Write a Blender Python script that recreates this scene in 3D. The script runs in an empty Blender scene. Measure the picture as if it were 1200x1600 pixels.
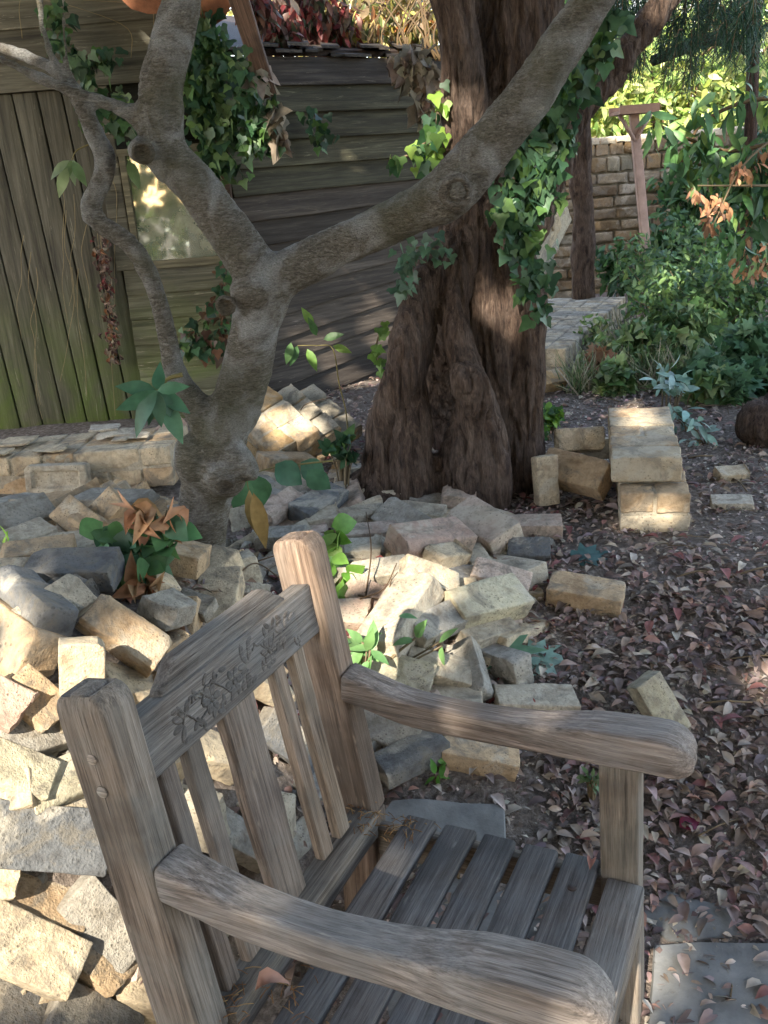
import bpy, bmesh, math, random
import numpy as np
from mathutils import Vector, Matrix, noise
rng = np.random.default_rng(7); random.seed(7)
D = bpy.data; SC = bpy.context.scene; COL = SC.collection
R_ = math.radians
# ------------------------------------------------------------------ camera
F = 1500.0; CH = 1.12; PT = R_(19.8); RL = R_(4.5)
fw = np.array([0, math.cos(PT), -math.sin(PT)]); _r0 = np.array([1., 0, 0]); _u0 = np.array([0, math.sin(PT), math.cos(PT)])
RI = math.cos(RL)*_r0-math.sin(RL)*_u0; UP = math.cos(RL)*_u0+math.sin(RL)*_r0
CAM = np.array([0, 0, CH])
cd = D.cameras.new('camera'); cam = D.objects.new('camera', cd); COL.objects.link(cam)
cd.sensor_fit = 'VERTICAL'; cd.sensor_height = 36; cd.lens = F*36/1600; cd.clip_start = .05; cd.clip_end = 500
m = Matrix.Identity(4)
for i in range(3):
    m[i][0] = RI[i]; m[i][1] = UP[i]; m[i][2] = -fw[i]; m[i][3] = CAM[i]
cam.matrix_world = m; SC.camera = cam
# ------------------------------------------------------------------ light
TS = Vector((-.30, -.74, .60)).normalized()           # towards the sun
w = D.worlds.new('World'); SC.world = w; w.use_nodes = True
nt = w.node_tree; nt.nodes.clear()
sk = nt.nodes.new('ShaderNodeTexSky'); sk.sky_type = 'NISHITA'; sk.sun_disc = False
sk.sun_elevation = math.asin(TS.z); sk.sun_rotation = math.atan2(TS.x, TS.y)
bg = nt.nodes.new('ShaderNodeBackground'); bg.inputs[1].default_value = .15
ow = nt.nodes.new('ShaderNodeOutputWorld'); wm = nt.nodes.new('ShaderNodeMix'); wm.data_type = 'RGBA'; wm.blend_type = 'MULTIPLY'; wm.inputs[0].default_value = 1; wm.inputs[7].default_value = (1.14, .99, .86, 1)   # hazy, slightly warm sky
nt.links.new(sk.outputs[0], wm.inputs[6]); nt.links.new(wm.outputs[2], bg.inputs[0]); nt.links.new(bg.outputs[0], ow.inputs[0])
sd = D.lights.new('sun', 'SUN'); sd.energy = 2.1; sd.angle = R_(.6); sd.color = (1, .93, .8)
so = D.objects.new('sun', sd); COL.objects.link(so); so.rotation_euler = TS.to_track_quat('Z', 'Y').to_euler()
SC.view_settings.view_transform = 'Standard'; SC.view_settings.look = 'None'
SC.view_settings.exposure = 2.8; SC.view_settings.gamma = 1
SC.render.engine = 'CYCLES'
# ------------------------------------------------------------------ pixel helpers (photo px 1200x1600 -> world)
def ray(x, y): return fw+RI*(x-600)/F-UP*(y-800)/F
def atY(x, y, Y): d = ray(x, y); return Vector(CAM+d*(Y/d[1]))
def atz(x, y, z): d = ray(x, y); return Vector(CAM+d*((z-CH)/d[2]))
def S(t): t = min(1., max(0., t)); return t*t*(3-2*t)
def ga(x, y, cx, cy, sx, sy, a): return a*math.exp(-((x-cx)/sx)**2-((y-cy)/sy)**2)
def h(x, y):
    b = -.34+.34*S((y-1.0)/1.6)
    d = math.hypot((x+1.0)/.68, (y-1.9)/(.78 if y < 1.9 else .85)); ww = 1-S((d-.68)/.62)
    b = b*(1-ww)+.30*ww
    b += ga(x, y, -1.15, 3.5, .6, .5, .15)+ga(x, y, -.3, 3.1, .35, .4, .05)+ga(x, y, -.03, 2.15, .27, .5, .10)
    b += .10*S((y-3.9)/2)*S((x-.9)/1.2)
    b += .02*noise.noise(Vector((x*1.7, y*1.7, 3)))+.008*noise.noise(Vector((x*7, y*7, 1)))
    return b
def G(x, y, off=0.):
    d = ray(x, y); t = .4
    while t < 40:
        p = CAM+d*t
        if p[2] < h(p[0], p[1])+off: break
        t += .02 if t < 6 else .2
    return Vector(p)
# ------------------------------------------------------------------ object helpers
def link(o, parent=None):
    COL.objects.link(o)
    if parent is not None:
        o.parent = parent; o.matrix_parent_inverse = parent.matrix_basis.inverted()
    return o
def mkobj(name, me, mat=None, parent=None, local=False):
    o = D.objects.new(name, me)
    if mat is not None and len(me.materials) == 0: me.materials.append(mat)
    COL.objects.link(o)
    if parent is not None:
        o.parent = parent
        if not local: o.matrix_parent_inverse = parent.matrix_basis.inverted()
    return o
def tag(o, label=None, cat=None, group=None, kind=None):
    if label: o['label'] = label
    if cat: o['category'] = cat
    if group: o['group'] = group
    if kind: o['kind'] = kind
    return o
def empty(name, loc=(0, 0, 0), rot=None):
    o = D.objects.new(name, None); COL.objects.link(o); o.empty_display_size = .1
    M = Matrix.Translation(loc)
    if rot is not None: M = M @ rot.to_4x4()
    o.matrix_basis = M
    return o
def mesh(name, V, Fa, col=None, smooth=True, sharp=None):
    me = D.meshes.new(name); me.from_pydata([tuple(v) for v in V], [], Fa); me.update()
    setcol(me, col)
    if smooth:
        me.polygons.foreach_set('use_smooth', [True]*len(me.polygons))
        if sharp: me.set_sharp_from_angle(angle=R_(sharp))
    return me
def setcol(me, col=None):
    a = me.color_attributes.new('Col', 'FLOAT_COLOR', 'POINT')
    n = len(me.vertices)
    c = np.ones((n, 4), np.float32)
    if col is not None: c[:, :3] = col
    a.data.foreach_set('color', c.ravel())
def join(parts):
    V = []; Fa = []; C = []
    for v, f, c in parts:
        o = len(V); V += [tuple(a) for a in v]; Fa += [tuple(i+o for i in q) for q in f]
        c = np.asarray(c, float); C += [tuple(c)]*len(v) if c.ndim == 1 else [tuple(a) for a in c]
    return V, Fa, np.array(C)
# ------------------------------------------------------------------ materials
class N:
    def __init__(s, name):
        s.m = D.materials.new(name); s.m.use_nodes = True; s.t = s.m.node_tree; s.t.nodes.clear()
        s.o = s.n('OutputMaterial')
    def n(s, k, **kw):
        x = s.t.nodes.new('ShaderNode'+k)
        for a, b in kw.items():
            if a.startswith('i_'): x.inputs[int(a[2:]) if a[2:].isdigit() else a[2:]].default_value = b
            else: setattr(x, a, b)
        return x
    def l(s, a, b): s.t.links.new(a, b)
    def coord(s, sc=(1, 1, 1), kind='Object'):
        c = s.n('TexCoord'); mp = s.n('Mapping'); mp.inputs['Scale'].default_value = sc; s.l(c.outputs[kind], mp.inputs[0])
        oi = s.n('ObjectInfo'); mu = s.n('VectorMath', operation='SCALE'); cx = s.n('CombineXYZ')
        for i in range(3): s.l(oi.outputs['Random'], cx.inputs[i])
        s.l(cx.outputs[0], mu.inputs[0]); mu.inputs['Scale'].default_value = 37.
        ad = s.n('VectorMath', operation='ADD'); s.l(mp.outputs[0], ad.inputs[0]); s.l(mu.outputs[0], ad.inputs[1])
        return ad.outputs[0]
    def noise(s, v, scale, det=6, rough=.6, dist=0):
        x = s.n('TexNoise'); x.inputs['Scale'].default_value = scale; x.inputs['Detail'].default_value = det
        x.inputs['Roughness'].default_value = rough; x.inputs['Distortion'].default_value = dist; s.l(v, x.inputs[0]); return x.outputs[0]
    def ramp(s, f, stops):
        x = s.n('ValToRGB'); e = x.color_ramp.elements
        while len(e) < len(stops): e.new(.5)
        for q, (p, c) in zip(e, stops):
            q.position = p; q.color = (c if isinstance(c, tuple) else (c, c, c))+(1,)
        s.l(f, x.inputs[0]); return x.outputs[0]
    def mix(s, f, a, b, mode='MIX'):
        x = s.n('Mix', data_type='RGBA', blend_type=mode)
        for v, i in ((f, 0), (a, 6), (b, 7)):
            if hasattr(v, 'links'): s.l(v, x.inputs[i])
            elif i == 0: x.inputs[0].default_value = v
            else: x.inputs[i].default_value = tuple(v)+(1,)
        return x.outputs[2]
    def bump(s, hh, st, dist=.01, nrm=None):
        x = s.n('Bump'); x.inputs['Strength'].default_value = st; x.inputs['Distance'].default_value = dist
        s.l(hh, x.inputs['Height'])
        if nrm: s.l(nrm, x.inputs['Normal'])
        return x.outputs[0]
    def done(s, c, rough=.85, nrm=None, spec=.3, trans=0, extra=None):
        b = s.n('BsdfPrincipled')
        if hasattr(c, 'links'): s.l(c, b.inputs['Base Color'])
        else: b.inputs['Base Color'].default_value = tuple(c)+(1,)
        if hasattr(rough, 'links'): s.l(rough, b.inputs['Roughness'])
        else: b.inputs['Roughness'].default_value = rough
        b.inputs['Specular IOR Level'].default_value = spec
        if nrm: s.l(nrm, b.inputs['Normal'])
        out = b.outputs[0]
        if trans:
            t = s.n('BsdfTranslucent'); s.l(c, t.inputs[0]) if hasattr(c, 'links') else None
            mx = s.n('MixShader'); mx.inputs[0].default_value = trans; s.l(out, mx.inputs[1]); s.l(t.outputs[0], mx.inputs[2]); out = mx.outputs[0]
        s.l(out, s.o.inputs[0]); return s.m
def tint(k):
    oi = k.n('ObjectInfo'); at = k.n('Attribute', attribute_name='Col'); return k.mix(1., oi.outputs['Color'], at.outputs['Color'], 'MULTIPLY')
def m_brick():
    k = N('weathered brick'); v = k.coord(); base = tint(k)
    n1 = k.noise(v, 14, 8, .65); n2 = k.noise(v, 60, 6, .7); n3 = k.noise(v, 230, 3, .6); n4 = k.noise(v, 7, 5, .6, .6)
    c = k.mix(1., base, k.ramp(n1, [(.3, (.55, .50, .46)), (.5, (.90, .89, .88)), (.72, (1.1, 1.06, 1.0))]), 'MULTIPLY')
    c = k.mix(1., c, k.ramp(n2, [(.3, .7), (.55, 1.), (.8, 1.15)]), 'MULTIPLY')
    c = k.mix(k.ramp(n4, [(.54, 0.), (.62, .6)]), c, k.mix(n2, (.36, .32, .26), (.60, .54, .43)))      # mortar skin
    n5 = k.noise(v, 9, 6, .7, 1.2)
    c = k.mix(k.ramp(n5, [(.50, 0.), (.62, .72)]), c, (.17, .15, .12))
    c = k.mix(k.ramp(k.noise(v, 3.5, 4, .6), [(.45, 0.), (.7, .35)]), c, (.32, .26, .18))                                # soot
    vo = k.n('TexVoronoi'); vo.inputs['Scale'].default_value = 95; k.l(v, vo.inputs[0])
    pit = k.ramp(vo.outputs['Distance'], [(.0, 0.), (.2, .0), (.3, 1.)])
    pm = k.mix(k.ramp(n1, [(.45, 0.), (.6, 1.)]), (1, 1, 1), pit)
    c = k.mix(1., c, k.mix(.45, (1, 1, 1), pm), 'MULTIPLY')
    ht = k.mix(.5, n2, n3); b1 = k.bump(ht, .65, .008); b2 = k.bump(n1, .6, .02, b1); b3 = k.bump(pm, .5, .003, b2)
    return k.done(c, .92, b3, .2)
def m_mortar():
    k = N('crumbly lime mortar'); v = k.coord(); base = tint(k)
    n1 = k.noise(v, 25, 8, .7); n2 = k.noise(v, 120, 5, .7)
    c = k.mix(1., base, k.ramp(n1, [(.3, .6), (.55, 1.), (.8, 1.2)]), 'MULTIPLY')
    return k.done(c, .95, k.bump(k.mix(.5, n1, n2), .9, .015), .15)
def m_wood(name, dark, mid, light, grey, gs=1.0, streak=.5):
    k = N(name); v = k.coord((3.5*gs, 120*gs, 120*gs)); v0 = k.coord((1, 1, 1)); v2 = k.coord((9, 330, 330))
    g = k.noise(v, 1., 7, .65, .6); g2 = k.noise(v2, 1.6, 5, .7, .2); lo = k.noise(v0, 7, 5, .65, .5); lo2 = k.noise(v0, 3.1, 4, .6, .4)
    c = k.ramp(g, [(.28, dark), (.48, mid), (.68, light)])
    c = k.mix(k.ramp(lo, [(.38, 0.), (.62, .85)]), c, k.mix(g, tuple(a*.55 for a in grey), tuple(min(1, a*1.35) for a in grey)))
    c = k.mix(1., c, k.ramp(g2, [(.36, .62), (.5, 1.), (.66, 1.22)]), 'MULTIPLY')
    c = k.mix(k.ramp(lo2, [(.5, 0.), (.66, .6)]), c, (.065, .063, .06))
    c = k.mix(k.ramp(k.noise(k.coord((12, 60, 60)), 1.3, 3, .5), [(.68, 0.), (.76, .5)]), c, (.5, .45, .38))
    c = k.mix(1., c, tint(k), 'MULTIPLY')
    cr = k.ramp(k.noise(k.coord((1.5, 90, 90)), 1., 4, .6, .2), [(.31, 0.), (.36, 1.)])
    c = k.mix(1., c, k.mix(.45, (1, 1, 1), cr), 'MULTIPLY')
    return k.done(c, .78, k.bump(cr, .6, .003, k.bump(g2, .5, .002, k.bump(g, .7, .005))), .25)
def m_bark(name, cols, patch, sc, vs, bumps=1., moss=None):
    k = N(name); v = k.coord((1, 1, vs)); vv = k.coord((1, 1, 1)); n1 = k.noise(v, sc, 8, .7, .8); n2 = k.noise(vv, 9, 6, .6, .5); n3 = k.noise(v, sc*4, 4, .6)
    c = k.ramp(n1, [(.3, cols[0]), (.5, cols[1]), (.7, cols[2])])
    c = k.mix(k.ramp(n2, [(.48, 0.), (.64, .8)]), c, k.mix(n3, tuple(a*.6 for a in patch), tuple(a*1.3 for a in patch)))
    c = k.mix(1., c, k.ramp(n3, [(.3, .6), (.6, 1.1)]), 'MULTIPLY')
    if moss: c = k.mix(k.ramp(k.noise(vv, 4, 4, .6), [(.5, 0.), (.7, .7)]), c, moss)
    c = k.mix(1., c, tint(k), 'MULTIPLY')
    return k.done(c, .85, k.bump(n3, .5*bumps, .004, k.bump(n1, .9*bumps, .02)), .25)
def m_leaf(name, trans=.35, rough=.5, spec=.4):
    k = N(name); v = k.coord(); c = tint(k); n = k.noise(v, 40, 3, .5)
    c = k.mix(1., c, k.ramp(n, [(.3, .75), (.7, 1.2)]), 'MULTIPLY')
    return k.done(c, rough, k.bump(n, .2, .003), spec, trans)
def m_soil():
    k = N('dark leafy soil'); v = k.coord(); n1 = k.noise(v, 3, 8, .7); n2 = k.noise(v, 45, 6, .75); n3 = k.noise(v, 200, 3, .7)
    c = k.ramp(n2, [(.3, (.08, .062, .052)), (.48, (.18, .145, .12)), (.62, (.32, .265, .225)), (.74, (.5, .43, .36))])
    c = k.mix(1., c, k.ramp(n1, [(.3, .7), (.7, 1.25)]), 'MULTIPLY')
    return k.done(c, .95, k.bump(k.mix(.4, n2, n3), 1., .02), .15)
def m_plain(name, c, rough=.6, var=.25, sc=20, spec=.3, bump=.3):
    k = N(name); v = k.coord(); n = k.noise(v, sc, 6, .65)
    cc = k.mix(1., k.mix(1., c, k.ramp(n, [(.25, 1-var), (.75, 1+var)]), 'MULTIPLY'), tint(k), 'MULTIPLY')
    return k.done(cc, rough, k.bump(n, bump, .01), spec)
def m_siding(name, dark, mid, light, green, gz):
    # weathered painted boards: grain along local X, green algae towards the ground
    k = N(name); v = k.coord((1.5, 30, 30)); v0 = k.coord(); g = k.noise(v, 1.4, 6, .7, .4); lo = k.noise(v0, 2.5, 6, .7, .8); ch = k.noise(k.coord((2.5, 45, 45)), 1.2, 8, .75, 1.5)
    c = k.ramp(g, [(.3, dark), (.5, mid), (.72, light)])
    tc = k.n('TexCoord'); geo = k.n('NewGeometry'); sp = k.n('SeparateXYZ'); k.l(geo.outputs['Position'], sp.inputs[0])
    mr = k.n('MapRange'); mr.inputs[1].default_value = gz; mr.inputs[2].default_value = 0.; mr.inputs[3].default_value = 0.; mr.inputs[4].default_value = 1.; k.l(sp.outputs[2], mr.inputs[0])
    mg = k.n('Math', operation='MULTIPLY'); k.l(mr.outputs[0], mg.inputs[0]); rr = k.ramp(lo, [(.38, .15), (.6, 1.)]); k.l(rr, mg.inputs[1])
    c = k.mix(mg.outputs[0] if gz > 0 else 0., c, k.mix(g, tuple(a*.5 for a in green), green))
    c = k.mix(k.ramp(ch, [(.6, 0.), (.68, .7)]), c, tuple(min(1, a*2.2) for a in light))
    c = k.mix(1., c, tint(k), 'MULTIPLY')
    return k.done(c, .75, k.bump(ch, .4, .003, k.bump(g, .6, .005)), .3)
MB = m_brick(); MM = m_mortar()
W_BR = m_wood('weathered teak', (.06, .047, .038), (.19, .155, .13), (.37, .32, .28), (.25, .235, .22))
MSOIL = m_soil()
ML = m_leaf('living leaf', .3, .45, .4); MDL = m_leaf('dead leaf', .15, .75, .2)
BARK1 = m_bark('smooth grey bark', [(.06, .048, .036), (.19, .165, .13), (.38, .35, .30)], (.46, .45, .43), 60, 3.0, 1.3, (.10, .095, .045))
BARK2 = m_bark('furrowed dark bark', [(.012, .008, .006), (.088, .056, .041), (.20, .142, .105)], (.14, .10, .078), 48, .2, 1.5)
MSHL = m_siding('green painted shed boards', (.028, .024, .018), (.088, .080, .056), (.17, .155, .115), (.11, .16, .025), .75)
MSHR = m_siding('dark stained shed boards', (.022, .016, .012), (.052, .041, .033), (.115, .094, .076), (.09, .10, .05), -1)
MSTEM = m_plain('stem', (.16, .12, .07), .8); MSTONE = m_plain('grey stone', (.17, .168, .16), .85, .4, 12, .3, .6)
# ------------------------------------------------------------------ geometry makers
def rbox(L, Wd, T, r, seed=0, amp=.0015, chips=3, brk=0, frog=False, n=(12, 7, 4), skew=0.):
    """worn brick or block centred on the origin, long side along X; returns verts, faces"""
    rs = random.Random(seed); hs = (L/2, Wd/2, T/2)
    def cs(hh, k):
        rr = min(r, hh*.5)
        return [-hh, -hh+rr*.3, -hh+rr]+[(-hh+rr)+(2*(hh-rr))*(i+1)/(k+1) for i in range(k)]+[hh-rr, hh-rr*.3, hh]
    ax = [cs(hs[i], n[i]) for i in range(3)]
    V = {}; verts = []; faces = []
    def vid(i, j, k):
        key = (i, j, k)
        if key not in V: V[key] = len(verts); verts.append(Vector((ax[0][i], ax[1][j], ax[2][k])))
        return V[key]
    X, Y, Z = [len(a) for a in ax]
    for k, fl in ((0, 1), (Z-1, 0)):
        for i in range(X-1):
            for j in range(Y-1):
                q = [vid(i, j, k), vid(i+1, j, k), vid(i+1, j+1, k), vid(i, j+1, k)]; faces.append(q[::-1] if fl else q)
    for j, fl in ((0, 0), (Y-1, 1)):
        for i in range(X-1):
            for k in range(Z-1):
                q = [vid(i, j, k), vid(i+1, j, k), vid(i+1, j, k+1), vid(i, j, k+1)]; faces.append(q[::-1] if fl else q)
    for i, fl in ((0, 1), (X-1, 0)):
        for j in range(Y-1):
            for k in range(Z-1):
                q = [vid(i, j, k), vid(i, j+1, k), vid(i, j+1, k+1), vid(i, j, k+1)]; faces.append(q[::-1] if fl else q)
    pl = []
    for _ in range(chips):
        sg = [rs.choice((-1, 1)) for _ in range(3)]
        if rs.random() < .5: sg[rs.randrange(3)] *= rs.uniform(0, .2)
        nn = Vector(sg); nn = Vector((nn.x*rs.uniform(.4, 1.3), nn.y*rs.uniform(.5, 1.2), nn.z*rs.uniform(.7, 1.4))).normalized()
        ext = sum(abs(nn[i])*hs[i] for i in range(3)); pl.append((nn, ext-rs.uniform(.003, .015), .003))
    if brk:
        nn = Vector((1, rs.uniform(-.3, .3), rs.uniform(-.25, .25))).normalized(); pl.append((nn, hs[0]*(1-2*brk), .005))
        if rs.random() < .15: pl.append((Vector((-1, rs.uniform(-.6, .6), rs.uniform(-.5, .5))).normalized(), hs[0]*.85, .006))
    off = Vector((rs.uniform(0, 90),)*3)
    out = []
    for p in verts:
        q = Vector([max(-(hs[i]-min(r, hs[i]*.5)), min(hs[i]-min(r, hs[i]*.5), p[i])) for i in range(3)])
        d = p-q
        if d.length > 1e-6 and sum(abs(a) > 1e-7 for a in d) > 1: p = q+d.normalized()*min(r, T*.25)
        if frog and p.z > T/2-1e-4:
            t = min(S((hs[0]-.022-abs(p.x))/.012), S((hs[1]-.017-abs(p.y))/.012)); p.z -= .014*t
        for nn, dd, a in pl:
            e = p.dot(nn)-dd
            if e > 0: p = p-nn*(e+a*(noise.noise(p*45+off)+.6*noise.noise(p*110+off)))
        nv = noise.noise_vector(p*22+off)*amp*1.6+noise.noise_vector(p*70+off)*amp
        p = p+nv; p.y += skew*p.x
        out.append(p)
    return out, faces
def brick_mesh(name, seed, **kw):
    v, f = rbox(.222, .104, .068, .0045, seed, **kw); return mesh(name, v, f, None, True, 38)
BV = [brick_mesh('brick', s, chips=2+s % 3, amp=.0010+.0004*(s % 3)) for s in range(12)]
BH = [brick_mesh('broken_brick', 50+s, chips=2, brk=.12+.06*(s % 5), amp=.0014) for s in range(12)]
for me in BV+BH: me.materials.append(MB)
FROG = brick_mesh('brick', 99, chips=2, frog=True, n=(22, 12, 4)); FROG.materials.append(MB)
PAL = dict(cream=(.60, .49, .34), pale=(.56, .49, .38), tan=(.54, .39, .24), pink=(.56, .44, .36), slate=(.15, .155, .16), grey=(.36, .34, .30), white=(.60, .55, .46), yellow=(.54, .49, .35), ochre=(.50, .33, .16), rose=(.50, .36, .29))
def brick_at(name, A, B, roll, colr, me=None, sc=1., label=None, group='loose bricks lying in the rubble', up=None, cat='brick'):
    A = Vector(A); B = Vector(B); c = (A+B)/2; x = (B-A).normalized(); up = Vector(up or (0, 0, 1))
    y = up.cross(x).normalized(); z = x.cross(y); M = Matrix((x, y, z)).transposed() @ Matrix.Rotation(R_(roll), 3, 'X')
    me = me or random.choice(BV); o = D.objects.new(name, me); COL.objects.link(o)
    o.matrix_basis = Matrix.Translation(c) @ M.to_4x4() @ Matrix.Scale(sc, 4)
    cc = PAL[colr] if isinstance(colr, str) else colr; j = random.uniform(.88, 1.12)
    o.color = (cc[0]*j, cc[1]*j, cc[2]*j, 1)
    tag(o, label, cat, group); return o
def sweep(st, r=.006, nc=3, cap=True):
    """rounded-rectangle sections along X. st: (x, yc, zc, half width y, half height z)"""
    V = []; Fa = []
    def sec(x, yc, zc, a, b):
        rr = min(r, a*.95, b*.95); pts = []
        for cx, cy, a0 in ((a-rr, b-rr, 0), (-a+rr, b-rr, 90), (-a+rr, -b+rr, 180), (a-rr, -b+rr, 270)):
            for i in range(nc+1):
                t = R_(a0+90*i/nc); pts.append((x, yc+cx+rr*math.cos(t), zc+cy+rr*math.sin(t)))
        out = []
        for i, p in enumerate(pts):       # subdivide the long sides once so that noise can bend them
            out.append(p); q = pts[(i+1) % len(pts)]
            if (i+1) % (nc+1) == 0: out.append(tuple((u+v)/2 for u, v in zip(p, q)))
        return out
    st = list(st); e = min(r, .006)
    def sh(s, k, x): return (x, s[1], s[2], max(s[3]-k, .0008), max(s[4]-k, .0008))
    if cap:
        a, b = st[0], st[-1]; sg = 1 if b[0] > a[0] else -1
        st = [sh(a, e, a[0]), sh(a, e*.3, a[0]+sg*e*.3), sh(a, 0, a[0]+sg*e)]+st[1:-1]+[sh(b, 0, b[0]-sg*e), sh(b, e*.3, b[0]-sg*e*.3), sh(b, e, b[0])]
    secs = [sec(*s) for s in st]; n = len(secs[0])
    for s in secs: V += s
    for i in range(len(secs)-1):
        for j in range(n):
            k = (j+1) % n; Fa.append((i*n+j, (i+1)*n+j, (i+1)*n+k, i*n+k))
    Fa.append(tuple(range(n))); Fa.append(tuple(range((len(secs)-1)*n, len(secs)*n))[::-1])
    return [Vector(v) for v in V], Fa
def wob(V, a=.0012, s=18, seed=0):
    o = Vector((seed*3.1, seed*1.7, 0)); return [v+noise.noise_vector(Vector((v.x*s*.5, v.y*s, v.z*s))+o)*a for v in V]
def tube(pts, rad, seg=6, closed=True):
    pts = [Vector(p) for p in pts]; V = []; Fa = []
    if not hasattr(rad, '__len__'): rad = [rad]*len(pts)
    up = Vector((.31, .2, .93))
    for i, p in enumerate(pts):
        t = (pts[min(i+1, len(pts)-1)]-pts[max(i-1, 0)])
        t = t.normalized() if t.length > 1e-9 else Vector((0, 0, 1)); a = t.cross(up)
        if a.length < .05: a = t.cross(Vector((1, 0, 0)))
        a.normalize(); b = t.cross(a)
        for j in range(seg):
            g = 2*math.pi*j/seg; V.append(p+(a*math.cos(g)+b*math.sin(g))*rad[i])
    for i in range(len(pts)-1):
        for j in range(seg):
            k = (j+1) % seg; Fa.append((i*seg+j, i*seg+k, (i+1)*seg+k, (i+1)*seg+j))
    if closed: Fa.append(tuple(range(seg))[::-1]); Fa.append(tuple(range((len(pts)-1)*seg, len(pts)*seg)))
    return V, Fa
def smoothpath(pts, n=6):
    """Catmull-Rom on tuples of any length"""
    P = [np.array(p, float) for p in pts]; P = [2*P[0]-P[1]]+P+[2*P[-1]-P[-2]]; out = []
    for i in range(1, len(P)-2):
        for k in range(n):
            t = k/n; a, b, c, d = P[i-1:i+3]
            out.append(.5*((2*b)+(-a+c)*t+(2*a-5*b+4*c-d)*t*t+(-a+3*b-3*c+d)*t**3))
    out.append(P[-2]); return out
BOXF = [(0, 3, 2, 1), (4, 5, 6, 7), (0, 1, 5, 4), (1, 2, 6, 5), (2, 3, 7, 6), (3, 0, 4, 7)]
def sweepbox(a, b): return [Vector((x, y, z)) for z in (a[2], b[2]) for x, y in ((a[0], a[1]), (b[0], a[1]), (b[0], b[1]), (a[0], b[1]))]
# leaves ------------------------------------------------------------
def oval(n=5, wd=.42, bend=.12, fold=.12, tip=1.):
    V = []; Fa = []
    for i in range(n+1):
        t = i/n; wv = wd*math.sin(math.pi*min(1, t**.85*1.0))*(1-.15*t)*.5; z = -bend*(t-.3)**2*2
        V += [(-wv, t*tip, z+fold*wv*1.6), (0, t*tip, z), (wv, t*tip, z+fold*wv*1.6)]
    for i in range(n):
        a = i*3; Fa += [(a, a+1, a+4, a+3), (a+1, a+2, a+5, a+4)]
    return np.array(V), Fa
def lobed(kind='ivy'):
    if kind == 'ivy': o = [(0, 0), (.30, -.12), (.46, .02), (.52, .22), (.30, .38), (.26, .50), (.16, .72), (0, 1.)]
    else: o = [(0, 0), (.25, -.18), (.42, -.05), (.30, .08), (.62, .30), (.34, .36), (.38, .72), (.14, .58), (0, 1.05)]
    V = [(0, .35, .0)]+[(x, y, .10*abs(x)-.12*(y-.3)**2) for x, y in o]+[(-x, y, .10*abs(x)-.12*(y-.3)**2) for x, y in o[-2:0:-1]]
    n = len(V)-1; Fa = [(0, 1+i, 1+(i+1) % n) for i in range(n)]
    return np.array(V), Fa
def curl():
    V, Fa = oval(4, .55, .3, .9); V[:, 2] += .25*np.sin(V[:, 1]*3.1)*.6; return V, Fa
T_OV = oval(); T_OVN = oval(5, .3, .2); T_IVY = lobed(); T_MAP = lobed('maple'); T_CURL = curl(); T_DRY = oval(4, .5, .22, .35); T_BRD = oval(6, .85, .18, .1); T_NEED = (np.array([(-.02, 0, 0), (.02, 0, 0), (.012, 1, -.03), (-.012, 1, -.03)]), [(0, 1, 2, 3)])
T_BLADE = (np.array([(-.018, 0, 0), (.018, 0, 0), (.014, .5, .0), (-.014, .5, .0), (.002, .95, -.22), (-.002, .95, -.22)]), [(0, 1, 2, 3), (3, 2, 4, 5)])
T_CLUMP = oval(2, .9, .15)
def leaves(name, tm, P, Ydir, Nrm, Sz, C, mat, parent=None):
    """leaves with their long axis along Ydir and face normal near Nrm, all in one mesh"""
    P = np.asarray(P, float); n = len(P); Y = np.asarray(Ydir, float); Y = Y/np.linalg.norm(Y, axis=1)[:, None]
    Z = np.asarray(Nrm, float); X = np.cross(Y, Z); X /= (np.linalg.norm(X, axis=1)[:, None]+1e-9); Z = np.cross(X, Y)
    T, Fa = tm; k = len(T); Sz = np.asarray(Sz, float).reshape(-1, 1, 1)
    V = P[:, None, :]+Sz*(T[None, :, 0:1]*X[:, None]+T[None, :, 1:2]*Y[:, None]+T[None, :, 2:3]*Z[:, None])
    V = V.reshape(-1, 3)
    lens = np.array([len(f) for f in Fa]); flat = np.concatenate([np.array(f) for f in Fa])
    idx = (flat[None, :]+(np.arange(n)*k)[:, None]).ravel().astype(np.int32); ls = np.tile(lens, n)
    me = D.meshes.new(name); me.vertices.add(len(V)); me.vertices.foreach_set('co', V.astype(np.float32).ravel())
    me.loops.add(len(idx)); me.loops.foreach_set('vertex_index', idx)
    me.polygons.add(len(ls)); st = np.concatenate([[0], np.cumsum(ls)[:-1]]).astype(np.int32)
    me.polygons.foreach_set('loop_start', st); me.polygons.foreach_set('loop_total', ls.astype(np.int32))
    me.polygons.foreach_set('use_smooth', np.ones(len(ls), bool)); me.update(calc_edges=True); me.validate()
    c = np.ones((n, k, 4), np.float32); c[:, :, :3] = np.asarray(C)[:, None, :]
    a = me.color_attributes.new('Col', 'FLOAT_COLOR', 'POINT'); a.data.foreach_set('color', c.ravel())
    return mkobj(name, me, mat, parent)
def pick(pal, n, var=.2, wts=None):
    pal = np.array(pal, float); i = rng.choice(len(pal), n, p=wts)
    return np.clip(pal[i]*rng.uniform(1-var, 1+var, (n, 1))*rng.uniform(.93, 1.07, (n, 3)), 0, 1)
def rdir(n): v = rng.normal(size=(n, 3)); return v/np.linalg.norm(v, axis=1)[:, None]
GREEN = [(.045, .10, .03), (.06, .13, .04), (.08, .15, .045), (.035, .08, .035)]
IVYC = [(.035, .085, .035), (.05, .11, .045), (.03, .07, .035), (.08, .15, .04)]
LIT = [(.28, .38, .09), (.46, .50, .18), (.20, .30, .08)]  # leaf greens with the brightness of full sun put into the colour
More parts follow.
